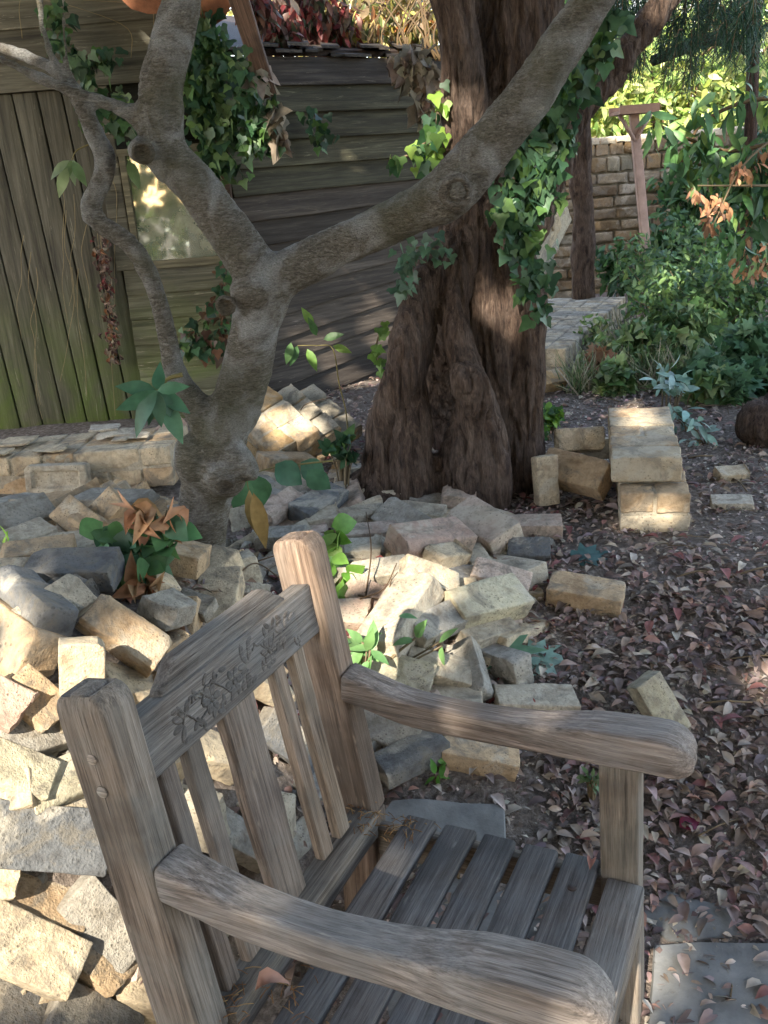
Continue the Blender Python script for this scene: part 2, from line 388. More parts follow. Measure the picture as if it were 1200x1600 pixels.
DEADC = [(.17, .10, .075), (.22, .15, .12), (.12, .07, .06), (.26, .19, .14), (.17, .05, .05), (.32, .25, .19), (.09, .055, .05)]
def vox(strands, size, name, ext=None, disp=None, smooth=4):
    """merge tapered limbs into one continuous surface. strands: lists of (x,y,z,r)"""
    bm = bmesh.new()
    for s in strands:
        sp = smoothpath(s, 8)
        V, Fa = tube([p[:3] for p in sp], [max(.002, p[3]) for p in sp], 16)
        vs = [bm.verts.new(v) for v in V]
        for f in Fa: bm.faces.new([vs[i] for i in f])
        for q in (sp[0], sp[-1]):
            bmesh.ops.create_icosphere(bm, subdivisions=2, radius=q[3]*.98, matrix=Matrix.Translation(q[:3]))
    for c, rr in (ext or []):
        bmesh.ops.create_icosphere(bm, subdivisions=3, radius=1, matrix=Matrix.Translation(c) @ Matrix.Diagonal((*rr, 1)))
    me = D.meshes.new('tmp'); bm.to_mesh(me); bm.free(); o = D.objects.new('tmp', me); COL.objects.link(o)
    md = o.modifiers.new('r', 'REMESH'); md.mode = 'VOXEL'; md.voxel_size = size
    sm = o.modifiers.new('s', 'SMOOTH'); sm.iterations = smooth; sm.factor = .5
    dg = bpy.context.evaluated_depsgraph_get(); me2 = D.meshes.new_from_object(o.evaluated_get(dg)); D.objects.remove(o); me2.name = name
    if disp:
        co = np.empty(len(me2.vertices)*3); me2.vertices.foreach_get('co', co); co = co.reshape(-1, 3)
        nn = np.empty(len(me2.vertices)*3); me2.vertex_normals.foreach_get('vector', nn); nn = nn.reshape(-1, 3)
        dd = np.array([disp(Vector(c)) for c in co]); co += nn*dd[:, None]; me2.vertices.foreach_set('co', co.ravel())
    me2.polygons.foreach_set('use_smooth', [True]*len(me2.polygons)); setcol(me2); me2.update(); return me2
def px(lst, Y=None):
    """(x, y, r_px[, Y]) in photo pixels -> (x,y,z,r) in metres"""
    out = []
    for q in lst:
        yy = q[3] if len(q) > 3 else Y; p = atY(q[0], q[1], yy); dep = (np.array(p)-CAM) @ fw; out.append((p.x, p.y, p.z, q[2]/F*dep))
    return [(a, b, c, r*PXS) for a, b, c, r in out]
PXS = .93
# ================================================================== GROUND
def ground():
    xs = list(np.arange(-3, 4.2, .04)); ys = list(np.arange(.2, 8, .04))
    xs = [-120, -60, -30, -15, -8, -5]+xs+[5, 7, 10, 16, 30, 60, 120]; ys = [-60, -30, -12, -5, -2, -.8]+ys+[9, 11, 14, 20, 35, 70, 150]
    V = [(x, y, h(x, y)) for y in ys for x in xs]; n = len(xs)
    Fa = [(j*n+i, j*n+i+1, (j+1)*n+i+1, (j+1)*n+i) for j in range(len(ys)-1) for i in range(n-1)]
    return tag(mkobj('ground', mesh('ground', V, Fa), MSOIL), kind='structure', label='dark brown soil of the garden sloping up to the shed')
ground()
# ================================================================== CHAIR
def chair():
    Mc = Matrix.Rotation(-.438, 3, 'Z') @ Matrix.Rotation(-.032, 3, 'X') @ Matrix.Rotation(.018, 3, 'Y')
    O = Vector((-.296, .967, .016)); ZS = .40
    root = empty('garden_armchair', O-Mc @ Vector((0, 0, ZS)), Mc)
    tag(root, 'weathered wooden garden armchair with carved top rail and slatted seat', 'garden chair')
    def part(name, A, B, up, st, col=(1, 1, 1), r=.006, parent=root, seed=0, wa=.0014, extra=None, mat=W_BR):
        A = Vector(A)+Vector((0, 0, ZS)); B = Vector(B)+Vector((0, 0, ZS)); x = (B-A).normalized(); y = Vector(up).cross(x).normalized(); z = x.cross(y)
        L = (B-A).length; vf = sweep(st(L), r); V = wob(vf[0], wa, 16, seed)
        ps = [(V, vf[1], (1, 1, 1))]
        if extra: ps += extra(L)
        v, f, c = join(ps); me = mesh(name, v, f, c, True, 40)
        o = mkobj(name, me, mat, parent, True); o.matrix_basis = Matrix.Translation(A) @ Matrix((x, y, z)).transposed().to_4x4(); o.color = (*col, 1); return o
    W = .60; t = .060; Dp = .488; lean = math.tan(.173)
    bar = lambda hw, hh, n=10: (lambda L: [(L*i/n, 0, 0, hw, hh) for i in range(n+1)])
    # rear posts: leaning back above the seat, rounded tops
    for u, hb, c in ((t/2, .515, (.90, .84, .76)), (W-t/2, .525, (.86, .70, .58))):
        def st(L, hb=hb):
            s = [(L*i/14, 0, 0, t/2, .038) for i in range(15)]; e = []
            for k in range(1, 6): q = k/5; e.append((L+.030*math.sin(q*1.45), 0, -.004*q, t/2*(1-.22*q*q), .038*math.sqrt(max(.05, 1-(q*.93)**2))))
            return s+e
        z1 = -.42; A = (-lean*-.02-.034, u, -.02)
        part('rear_post', (-.034+.0, u, 0), (-.034-lean*(hb-.02), u, hb-.02), (1, 0, 0), st, c, .006, seed=u*9)
        part('rear_leg', (-.034, u, -.415), (-.034, u, .004), (1, 0, 0), bar(t/2-.001, .037), c, .006, seed=3)
    # front legs
    for u, dt, db in ((t/2, -.03, -.03), (W-t/2, -.052, -.022)):
        part('front_leg', (Dp+db-.002, u, -.42), (Dp+dt, u, .235), (1, 0, 0), lambda L: [(L*i/12, 0, 0, .0285-.002*math.sin(i), .031) for i in range(13)], (1.0, .93, .82), .006, seed=u*5+1)
    # arms : dipping then rising, rounded nose
    for u, sgn, c in ((t/2+.004, -1, (1.05, 1.02, 1.0)), (W-t/2-.004, 1, (1.08, 1.0, .95))):
        zb = .262
        def st(L):
            out = []
            for i in range(25):
                q = i/24; x = q*L
                zc = -.012-.016*math.sin(math.pi*min(1, q/.78))+.006*S((q-.7)/.3)+.012*(1-S(q/.25))
                hh = .0265-.003*math.sin(math.pi*min(1, q/.8))+.005*S((q-.6)/.25)
                hw = .031-.002*math.sin(math.pi*min(1, q/.7))+.008*S((q-.55)/.3)
                out.append((x, 0, zc, hw, hh))
            x0, y0, zc, hw, hh = out[-1]
            for k in range(1, 8):
                a = k/7*math.pi/2*.97; out.append((x0+.045*math.sin(a), 0, zc-.004*math.sin(a)-.006*(1-math.cos(a)), hw*(.35+.65*math.cos(a)), hh*(.28+.72*math.cos(a))))
            return out
        part('armrest', (-.034-lean*zb+.034, u, zb+.004), (Dp-.006+(.024 if sgn > 0 else 0), u, zb-.008), (0, 0, 1), st, c, .0085, seed=u*3+2, wa=.002)
    # top rail with raised crest and carving
    zr = .412; hr = .045
    def crest(L):
        s = []
        for i in range(41):
            q = i/40; x = .075+(L-.15)*q; e = min(q, 1-q); top = .012+.030*S((e-.0)/.16)
            s.append((x, 0, hr+top/2-.012, .0125, top/2+.010))
        vf = sweep(s, .009); return [(wob(vf[0], .001, 16, 5), vf[1], (1, 1, 1))]
    wr = lambda z: -.034-lean*z+.002
    # rail runs near->far, its local Z up the lean and local -Y towards the front face
    upl = Vector((-lean, 0, 1)).normalized()
    rail = part('top_rail', (wr(zr), t-.004, zr), (wr(zr), W-t+.004, zr), upl, bar(.019, hr, 14), (.62, .62, .62), .005, seed=8, extra=crest)
    # carving: rose heads, leaves and stems in low relief on the front face of the rail
    ps = []; L = W-2*t
    rs = random.Random(4); yf = -.019
    def blob(cx, cz, a, l, wd, dep):
        V = []; Fa = []; n = 10
        for k, (sc, dd) in enumerate(((1, 0), (.86, .7), (.5, 1.0), (.12, .75))):
            for j in range(n):
                g = 2*math.pi*j/n; x = l*sc*math.cos(g); z = wd*sc*math.sin(g); V.append(Vector((cx+x*math.cos(a)-z*math.sin(a), yf+.0006-dep*dd*.8, cz+x*math.sin(a)+z*math.cos(a))))
        for k in range(3):
            for j in range(n): Fa.append((k*n+j, k*n+(j+1) % n, (k+1)*n+(j+1) % n, (k+1)*n+j))
        Fa.append(tuple(range(3*n, 4*n))); return V, Fa, (1., 1., 1.)
    for i, cx in enumerate((.10, .165, .225, .27, .33, .385)):
        cx = cx*L/.488+.0; cz = rs.uniform(-.008, .008)
        if i in (1, 2, 4):
            for k in range(6): a = k*math.pi/3+i; ps.append(blob(cx+.0135*math.cos(a), cz+.0135*math.sin(a), a, .010, .0068, .0035))
            ps.append(blob(cx, cz, 0, .005, .005, .005))
        else:
            for k in range(5): a = 1.2+k*.75+rs.uniform(-.2, .2); ps.append(blob(cx+.018*math.cos(a), cz+.017*math.sin(a), a, .013, .006, .0032))
        for k in range(7):
            a = rs.uniform(0, 6.3); ps.append(blob(cx+rs.uniform(-.02, .04), rs.choice((-1, 1))*rs.uniform(.018, .033), a, .0105, .0048, .003))
    for k in range(9):
        x0 = rs.uniform(.07, L-.14); pts = [(x0+q*.05, yf-.0005, .022*math.sin(q*3+k)*rs.choice((1, .8))) for q in np.linspace(0, 1, 12)]
        v, f = tube(pts, [.0018]*12, 5); ps.append((v, f, (1, 1, 1)))
    v, f, c = join(ps); cv = mkobj('carving', mesh('carving', v, f, c), W_BR, rail, True); cv.color = (.64, .64, .64, 1)
    cv['label'] = 'low relief carving of roses and leaves on the top rail'
    # back slats
    z0 = .022; z1 = .385
    for u, hw, c in ((.105, .0165, (.62, .55, .5)), (.165, .0175, (.85, .75, .66)), (.283, .0415, (.80, .70, .62)), (.405, .0175, (.98, .84, .70)), (.468, .0185, (1.0, .86, .7))):
        part('back_slat', (wr(z0)+.012, u-.002, z0), (wr(z1)+.004, u, z1), (1, 0, 0), (lambda L, hw=hw: [(L*i/12, .0006*math.sin(i*2), 0, hw*(1+.04*math.sin(i+u*30)), .0095) for i in range(13)]), c, .004, seed=u*7)
    # seat rails and slats
    dark = (.60, .62, .66)
    part('seat_rail', (-.012, t, .0), (-.012, W-t, .0), (0, 0, 1), bar(.026, .026), (.62, .60, .56), .005, seed=4)
    part('seat_rail', (Dp-.031, t-.002, -.012), (Dp-.031, W-t+.002, -.012), (0, 0, 1), bar(.0305, .014), (.80, .78, .76), .004, seed=6)
    part('front_apron', (Dp-.012, t-.002, -.052), (Dp-.012, W-t+.002, -.052), (0, 0, 1), bar(.0105, .0255), (.95, .88, .78), .004, seed=7)
    for u in (t/2, W-t/2):
        part('side_rail', (.0, u, -.052), (Dp-.058, u, -.046), (0, 0, 1), bar(.014, .030), (.85, .78, .7), .005, seed=9)
    for i in range(5):
        w0 = .056+.0735*i+.030
        part('seat_slat', (w0, .022, -.004+.002*math.sin(i*2)), (w0+.002*math.sin(i*3), W-.022, -.004+.0018*math.cos(i)), (0, 0, 1), bar(.0295, .0095), [(.62, .63, .66), (.56, .58, .62), (.5, .53, .58), (.56, .58, .62), (.52, .54, .58)][i], .0045, seed=20+i)
    part('stretcher', (.0, t/2, -.30), (Dp-.06, t/2, -.30), (0, 0, 1), bar(.012, .02), (.8, .75, .7), .005)
    part('stretcher', (.0, W-t/2, -.30), (Dp-.06, W-t/2, -.30), (0, 0, 1), bar(.012, .02), (.8, .75, .7), .005)
    # pegs on the near post, bolt on a seat slat
    for z, rr in ((.44, .0075), (.395, .0085)):
        v, f = tube([(0, 0, 0), (0, 0, .0014)], [rr, rr*.9], 14); o = mkobj('peg', mesh('peg', v, f), W_BR, root, True)
        o.matrix_basis = Matrix.Translation((-.034-lean*z, .0-.0012, z+ZS)) @ Matrix.Rotation(R_(90), 4, 'X'); o.color = (1.5, 1.45, 1.35, 1)
    v, f = tube([(0, 0, 0), (0, 0, .0022)], [.0075, .006], 12); o = mkobj('bolt_head', mesh('bolt_head', v, f), m_plain('rusty bolt', (.05, .035, .03), .6), root, True)
    o.matrix_basis = Matrix.Translation((.056+.0735*4+.03, W-.11, .0055+ZS))
    return root, Mc, O
CHR, CM, CO = chair()
def cpt(w, u, z): return CO+CM @ Vector((w, u, z))
# ================================================================== SHED
SX = atY(352, 300, 4.8).x           # corner between the two faces
def shed():
    root = empty('garden_shed', (SX, 4.8, .1))
    tag(root, 'old timber shed with green door boards, small window and dark sagging side wall', 'shed')
    Yl = 4.8; rs = random.Random(2)
    wl = mkobj('wall', *[mesh('wall', *join([(sweepbox((-2.6, Yl+.03, .0), (SX, Yl+.06, 2.6)), BOXF, (1, 1, 1))])[:2]), MSHL], root)
    wl.color = (.4, .4, .4, 1); wl['label'] = 'framing behind the green boards'
    # door of vertical tongue and groove boards
    px_d = [-60, -24, 5, 37, 73, 110, 150, 185, 203]
    dr = empty('door', (atY(70, 650, Yl).x, Yl, .1)); dr.parent = root; dr.matrix_parent_inverse = root.matrix_basis.inverted(); dr['label'] = 'door of green vertical boards streaked with dead creeper'
    ps = []; zt = atY(100, 140, Yl).z; zb = atY(100, 668, Yl).z
    xs = [atY(q, 640, Yl).x for q in (-200, -160, -120, -85, -52, -8, 27, 62, 98, 133, 168, 203, 236)]
    for a, b in zip(xs[:-1], xs[1:]):
        v, f = sweep([(zb+(zt-zb)*i/10, 0, 0, (b-a)/2-.0035, .011) for i in range(11)], .004)
        v = wob(v, .0015, 8, a); lean = -.045
        V = [Vector(((a+b)/2+p.y+lean*(p.x-zb), Yl+.012+p.z+.003*math.sin(a*40), p.x)) for p in v]
        ps.append((V, [q[::-1] for q in f], [rs.uniform(.7, 1.05)]*3))
    v, f, c = join(ps); me = mesh('door_boards', v, f, c, True, 40)
    # vertical grain: mesh rotated so that local X is up
    Mr = Matrix(((0, 0, 1, 0), (0, 1, 0, 0), (-1, 0, 0, 0), (0, 0, 0, 1))); me.transform(Mr.inverted()); o = mkobj('boards', me, MSHL); o.matrix_basis = Mr
    o.parent = dr; o.matrix_parent_inverse = dr.matrix_world.inverted() if False else (root.matrix_basis @ root.matrix_basis.inverted() @ dr.matrix_basis).inverted()
    # boards: horizontal siding
    def board(x0, x1, z0, z1, tone, tilt=0.):
        L = x1-x0; v, f = sweep([(x0+L*i/8, 0, 0, .009, (z1-z0)/2+.004) for i in range(9)], .004); v = wob(v, .002, 6, z0)
        return ([Vector((p.x, Yl-.008+p.y-.008*(z1-p.z-(z1+z0)/2)/(z1-z0)*1.2+.0, (z0+z1)/2+p.z+tilt*(p.x-x0))) for p in v], f, [tone]*3)
    ps = []; z = zt+.006; k = 0
    while z < 2.5: ps.append(board(-2.6, SX-.02, z, z+.122, rs.uniform(.85, 1.35))); z += .126
    wx0 = atY(210, 330, Yl).x; wx1 = atY(338, 330, Yl).x; wz0 = atY(270, 405, Yl).z; wz1 = atY(270, 238, Yl).z; xd = atY(203, 500, Yl).x
    z = wz0-.03
    while z > -.1: ps.append(board(xd+.01, SX-.02, z-.118, z, rs.uniform(1.1, 1.6))); z -= .122
    z = wz0-.03
    while z < zt: ps.append(board(xd-.02, wx0-.035, z, min(z+.118, zt), rs.uniform(.8, 1.2))); ps.append(board(wx1+.03, SX-.02, z, min(z+.118, zt), rs.uniform(.8, 1.2))); z += .122
    v, f, c = join(ps); o = mkobj('siding', mesh('siding', v, f, c, True, 40), MSHL, root)
    # window
    ps = []
    for a, b, cc, d in ((wx0-.035, wx1+.03, wz0-.035, wz0), (wx0-.035, wx1+.03, wz1, wz1+.03), (wx0-.03, wx0, wz0, wz1), (wx1, wx1+.028, wz0, wz1)):
        ps.append((sweepbox((a, Yl-.028, cc), (b, Yl+.02, d)), BOXF, (1.2, 1.15, 1)))
    v, f, c = join(ps); wf = mkobj('window', mesh('window', v, f, c, False), MSHL, root); wf['label'] = 'small window with reflected brightness tinted into its pane'
    k = N('reflection-tinted glass'); gl = k.n('BsdfGlossy'); gl.inputs['Roughness'].default_value = .03; gl.inputs['Color'].default_value = (.85, .9, .85, 1)
    tr = k.n('BsdfTransparent'); tr.inputs[0].default_value = (.8, .85, .8, 1); df = k.n('BsdfDiffuse'); v_ = k.coord(); nn = k.noise(v_, 3, 6, .7, .5)
    k.l(k.ramp(nn, [(.3, (.26, .26, .18)), (.7, (.42, .40, .29))]), df.inputs[0])  # beige-green diffuse layer paints the garden's reflected brightness into the pane
    m1 = k.n('MixShader'); m1.inputs[0].default_value = .35; k.l(tr.outputs[0], m1.inputs[1]); k.l(gl.outputs[0], m1.inputs[2])
    m2 = k.n('MixShader'); k.l(k.ramp(nn, [(.35, .3), (.7, .7)]), m2.inputs[0]); k.l(m1.outputs[0], m2.inputs[1]); k.l(df.outputs[0], m2.inputs[2]); k.l(m2.outputs[0], k.o.inputs[0])
    pane = mkobj('pane', mesh('pane', sweepbox((wx0+.001, Yl-.006, wz0+.001), (wx1-.001, Yl-.003, wz1-.001)), BOXF, None, False), k.m)
    pane.parent = wf; pane.matrix_parent_inverse = root.matrix_basis.inverted() @ root.matrix_basis
    # right side: weatherboards running back to the right and sagging towards the ground
    dv = Vector((.77, .64, 0)).normalized(); nv = Vector((.64, -.77, 0)).normalized(); LR = 1.75; ps = []
    ztop = atY(440, 86, 4.95).z; nb = 20
    for i in range(nb):
        z1 = ztop-.121*i; sag = .25*S((i-3)/9) if i > 3 else 0.0; ll = LR
        v, f = sweep([(ll*j/10, 0, 0, .009, .063) for j in range(11)], .004); v = wob(v, .003, 5, i)
        V = []
        for p in v:
            q = p.x/ll; b = Vector((SX+.03, Yl-.0, 0))+dv*p.x+nv*(p.y+.012*(-(p.z)/.06)); V.append(Vector((b.x, b.y, z1-.06+p.z+sag*q*.9)))
        ps.append((V, f, [q_*(.78, 1.1, .95, 1.25, .85, 1.05, .7)[i % 7] for q_ in ((1, 1, 1) if i not in (1, 2, 3, 4) else (.95, 1.1, .84))]))
    v, f, c = join(ps); Mr = Matrix.Rotation(math.atan2(dv.y, dv.x), 4, 'Z'); me = mesh('side_wall', v, f, c, True, 40); me.transform(Mr.inverted())
    o = mkobj('side_wall', me, MSHR); o.matrix_basis = Mr; o.parent = root; o.matrix_parent_inverse = root.matrix_basis.inverted(); o['label'] = 'side wall of dark sagging weatherboards'
    # backing so that no light shows through
    A = Vector((SX+.03, Yl+.03, 0)); B = A+dv*LR; n2 = -nv*.05
    vv = [A+n2*.3+Vector((0, 0, -.2)), B+n2*.3+Vector((0, 0, -.2)), B+n2*1.3+Vector((0, 0, -.2)), A+n2*1.3+Vector((0, 0, -.2))]; vv += [p+Vector((0, 0, ztop+.2)) for p in vv]
    o = mkobj('inner_frame', mesh('inner_frame', vv, BOXF, (.3, .3, .3), False), MSHR, root)
    # corner post
    v, f = sweep([(z, 0, 0, .022, .026) for z in np.linspace(-.1, 1.95, 14)], .004); v = [Vector((SX+.012+p.y, Yl-.03+p.z, p.x)) for p in wob(v, .004, 6, 3)]
    o = mkobj('corner_post', mesh('corner_post', v, [q[::-1] for q in f], (1.1, .8, .6), True, 40), MSHR, root)
    # roof over the side: decking edge with torn felt, sloping up to the back
    rs = random.Random(5); ps = []
    for i in range(26):
        q = i/25*LR; p = Vector((SX+.03, Yl, ztop))+dv*(q-.04)+nv*rs.uniform(.0, .05); L = rs.uniform(.25, .6); zz = rs.uniform(.0, .05)
        a = p+Vector((0, 0, zz)); b = a+dv*L*.6-nv*L*.8+Vector((0, 0, L*.15)); wv = dv*rs.uniform(.03, .08)
        V = [a-wv, a+wv, b+wv, b-wv]; V += [x+Vector((0, 0, .012)) for x in V]; ps.append((V, BOXF, [rs.uniform(.4, 1.4)]*3))
    V = [Vector((SX-.1, Yl+.0, ztop+.012))+dv*a+nv*b for a, b in ((-.0, .03), (LR+.25, .03), (LR+.2, -2.2), (-.5, -1.6))]; V = [p+Vector((0, 0, 0 if i < 2 else .5)) for i, p in enumerate(V)]; V += [x+Vector((0, 0, .03)) for x in V]
    ps.append((V, BOXF, (.6, .5, .5))); v, f, c = join(ps); mkobj('roof', mesh('roof', v, f, c, False), MSHR, root)
    # rusty torn roof sheet over the left face, broken rafter hanging down
    k = m_plain('rust orange roofing felt', (.22, .09, .045), .9, .7, 14)
    ps = []; pts = [(150, -40), (182, -8), (205, 14), (232, 22), (262, 20), (300, 14), (338, 38), (350, 30), (372, -10), (380, -60)]
    V = [atY(x, y, 4.62) for x, y in pts]+[atY(x, y, 4.62)+Vector((0, .35, .12)) for x, y in pts]; n = len(pts)
    Fa = [(i, i+1, n+i+1, n+i) for i in range(n-1)]+[tuple(range(n))[::-1]]
    mkobj('roof_felt', mesh('roof_felt', V, Fa, None, False), k, root)
    a = atY(352, -60, 4.45); b = atY(424, 150, 4.55); v, f = sweep([(i/10*(b-a).length, 0, 0, .045-.012*i/10, .03) for i in range(11)], .008); x = (b-a).normalized(); y = Vector((0, 1, 0)).cross(x).normalized(); Mx = Matrix((x, y, x.cross(y))).transposed()
    o = mkobj('rafter', mesh('rafter', wob(v, .008, 5, 2), f, None, True, 40), W_BR); o.matrix_basis = Matrix.Translation(a) @ Mx.to_4x4(); o.color = (.55, .38, .3, 1); o.parent = root; o.matrix_parent_inverse = root.matrix_basis.inverted(); o['label'] = 'broken brown rafter hanging from the roof'
    # squeezy bottle on the sill behind the pane
    c = atY(247, 392, 4.86); z0 = wz0+.0
    def lathe(pr, cx, col): 
        v, f = tube([(cx.x, cx.y, z) for z, _ in pr], [r for _, r in pr], 14); return v, f, col
    bt = empty('squeezy_bottle', (c.x, 4.845, z0)); tag(bt, 'yellow squeezy bottle with a red cap standing behind the small shed window', 'bottle')
    cc = Vector((c.x, 4.845, 0))
    o = mkobj('bottle_body', mesh('bottle_body', *lathe([(z0, .022), (z0+.004, .026), (z0+.07, .026), (z0+.085, .018), (z0+.092, .012)], cc, None)[:2]), m_plain('yellow plastic', (.9, .62, .01), .4, .05), bt)
    o = mkobj('cap', mesh('cap', *lathe([(z0+.093, .013), (z0+.112, .012), (z0+.135, .004)], cc, None)[:2]), m_plain('red plastic', (.75, .06, .02), .4, .05), bt)
    sh = mkobj('window_shelf', mesh('window_shelf', sweepbox((wx0-.03, 4.815, z0-.02), (wx1+.03, 5.1, z0-.001)), BOXF, (1, 1, 1), False), MSHL, root)
    return root
shed()
# ================================================================== TREES
def bark_disp1(p): return -.006*max(0, 1-abs(noise.noise(Vector((p.x*9, p.y*9, p.z*16))))*14)*max(0, noise.noise(p*3)+.25)+.005*noise.noise(p*12)+.0025*noise.noise(Vector((p.x*40, p.y*40, p.z*25)))+.0015*noise.noise(p*90)
def bark_disp2(p):
    n = noise.noise(Vector((p.x*32, p.y*32, p.z*4.5))); n2 = noise.noise(Vector((p.x*55, p.y*55, p.z*7)))
    return .002-.011*max(0, 1-abs(n)*4)+.006*n2+.030*noise.noise(Vector((p.x*9+p.z*1.5, p.y*9, p.z*2.2)))+.02*noise.noise(p*5)
def near_tree():
    Y = 2.3
    st = [px([(300, 1010, 62, 2.2), (306, 950, 45, 2.22), (312, 880, 42), (318, 800, 43), (332, 735, 48), (350, 670, 45), (375, 620, 43), (393, 540, 42), (404, 470, 40), (400, 425, 38), (372, 380, 40), (338, 332, 38), (300, 285, 38), (262, 245, 38), (250, 200, 38), (255, 130, 37), (270, 60, 35), (283, 0, 33), (292, -90, 31), (310, -260, 26)], Y),
          px([(405, 500, 38), (430, 440, 38), (480, 410, 36), (560, 370, 34, 2.28), (640, 332, 38, 2.25), (705, 298, 46, 2.22), (752, 245, 44, 2.2), (826, 150, 40, 2.18), (895, 48, 37, 2.16), (955, -50, 34, 2.14), (1040, -200, 28, 2.1)], Y),
          px([(345, 690, 34), (320, 655, 30), (296, 620, 23), (275, 585, 19), (262, 530, 17), (243, 455, 17), (208, 388, 17), (158, 350, 18), (140, 325, 18), (158, 285, 18), (163, 245, 18), (142, 195, 17), (125, 160, 15), (108, 130, 12, 2.34), (75, 102, 11, 2.36), (5, 76, 9, 2.4), (-80, 50, 7, 2.45)], Y),
          px([(240, 205, 24), (212, 182, 17), (178, 166, 12), (120, 146, 10), (55, 118, 9), (0, 92, 8), (-70, 70, 7)], Y),
          px([(105, 128, 8, 2.33), (84, 95, 7, 2.33), (68, 50, 7, 2.33), (62, 0, 7, 2.33), (64, -80, 5, 2.33)]),
          px([(125, 150, 8, 2.33), (108, 110, 6, 2.33), (100, 50, 5, 2.33), (98, -60, 5, 2.33)]),
          px([(365, 715, 30, 2.25), (388, 735, 20, 2.22), (396, 742, 12, 2.2)]),
          px([(712, 300, 30, 2.18), (716, 300, 24, 2.135)])]
    ex = [(atY(222, 235, 2.26), (.03, .03, .03)), (atY(300, 720, 2.27), (.045, .05, .07)), (atY(350, 745, 2.24), (.055, .05, .055)), (atY(395, 455, 2.27), (.055, .05, .04))]
    base = Vector((-.49, 2.22, .2)); root = empty('multi_stemmed_tree', base); tag(root, 'smooth grey-barked tree forking into two thick bare limbs, rising from the rubble behind the chair', 'tree')
    me = vox(st, .0085, 'trunk', ex, bark_disp1); mkobj('trunk', me, BARK1, root)
    # healed scars where branches were cut
    for (x, y, r, Yq) in ((713, 300, 19, 2.115), (352, 478, 12, 2.225), (222, 238, 13, 2.215), (352, 760, 13, 2.185)):
        c = atY(x, y, Yq); rr = r/F*Yq; V = []; Fa = []; n = 18
        for q, (k1, k2) in enumerate(((1.35, .010), (1.1, -.002), (.9, -.004), (.72, .004), (.35, .006), (.08, .006))):
            for j in range(n):
                g = 2*math.pi*j/n; w_ = 1+.12*noise.noise(Vector((math.cos(g)*1.5, math.sin(g)*1.5, x))); V.append(c+Vector((math.cos(g)*rr*k1*w_, k2, math.sin(g)*rr*k1*w_)))
        for q in range(5):
            for j in range(n): Fa.append((q*n+j, (q+1)*n+j, (q+1)*n+(j+1) % n, q*n+(j+1) % n))
        Fa.append(tuple(range(5*n, 6*n))); o = mkobj('branch_scar', mesh('branch_scar', V, [f[::-1] for f in Fa]), BARK1, root); o.color = (.8, .75, .7, 1)
    return root, st
T1, T1S = near_tree()
def old_tree():
    Y = 3.35
    st = [px([(575, 790, 60, 3.2), (600, 745, 48, 3.2), (618, 670, 42, 3.2), (630, 590, 36, 3.14), (648, 500, 32, 3.18), (672, 430, 28, 3.24), (702, 370, 28), (720, 300, 38), (738, 240, 34), (752, 160, 48), (790, 60, 62), (815, -60, 62), (840, -300, 50)], Y),
          px([(785, 790, 88, 3.3), (786, 740, 62, 3.3), (786, 660, 54, 3.3), (782, 570, 52, 3.3), (770, 480, 50, 3.3), (752, 400, 44, 3.3), (745, 320, 42, 3.3), (760, 230, 48, 3.35), (775, 150, 60, 3.35), (805, 60, 64, 3.35), (825, -60, 60, 3.35), (850, -300, 45, 3.4)], Y),
          px([(812, 770, 42, 3.25), (822, 680, 30, 3.22), (826, 590, 27, 3.22), (822, 500, 28, 3.22), (808, 420, 30, 3.22), (790, 350, 24, 3.24), (778, 290, 22, 3.26), (775, 240, 22, 3.3)]),
          px([(732, 790, 66, 3.12), (738, 700, 54, 3.12), (738, 620, 34, 3.12), (724, 560, 30, 3.15), (712, 490, 28, 3.18), (712, 420, 30, 3.22), (722, 350, 30, 3.28)]),
          px([(722, 290, 38, 3.28), (728, 190, 38, 3.24), (722, 110, 35, 3.22), (712, 30, 31, 3.22), (700, -60, 28, 3.25), (690, -200, 22, 3.3)]),
          px([(650, 790, 40, 3.12), (646, 690, 32, 3.12), (650, 600, 24, 3.15), (664, 520, 17, 3.2), (682, 450, 18, 3.25)]),
          px([(690, 780, 80, 3.95), (695, 650, 75, 3.95), (705, 520, 55, 3.65), (712, 400, 40, 3.42)]),
          px([(800, 420, 30, 3.45), (850, 290, 32, 3.55), (882, 215, 30, 3.6), (930, 140, 28, 3.65), (985, 70, 26, 3.7), (1040, 0, 25, 3.75), (1100, -120, 22, 3.8)])]
    ex = [(atY(736, 600, 3.03), (.065, .06, .075)), (atY(745, 620, 3.04), (.05, .05, .09)), (atY(590, 790, 3.15), (.14, .1, .08)), (atY(820, 780, 3.3), (.16, .12, .09)), (atY(775, 330, 3.22), (.05, .05, .06))]
    root = empty('old_hollow_tree', (.25, 3.35, 0)); tag(root, 'massive old tree with dark furrowed bark and a hollow at its foot', 'tree')
    me = vox(st, .009, 'trunk', ex, bark_disp2, 3); mkobj('trunk', me, BARK2, root)
    return root, st
T2, T2S = old_tree()
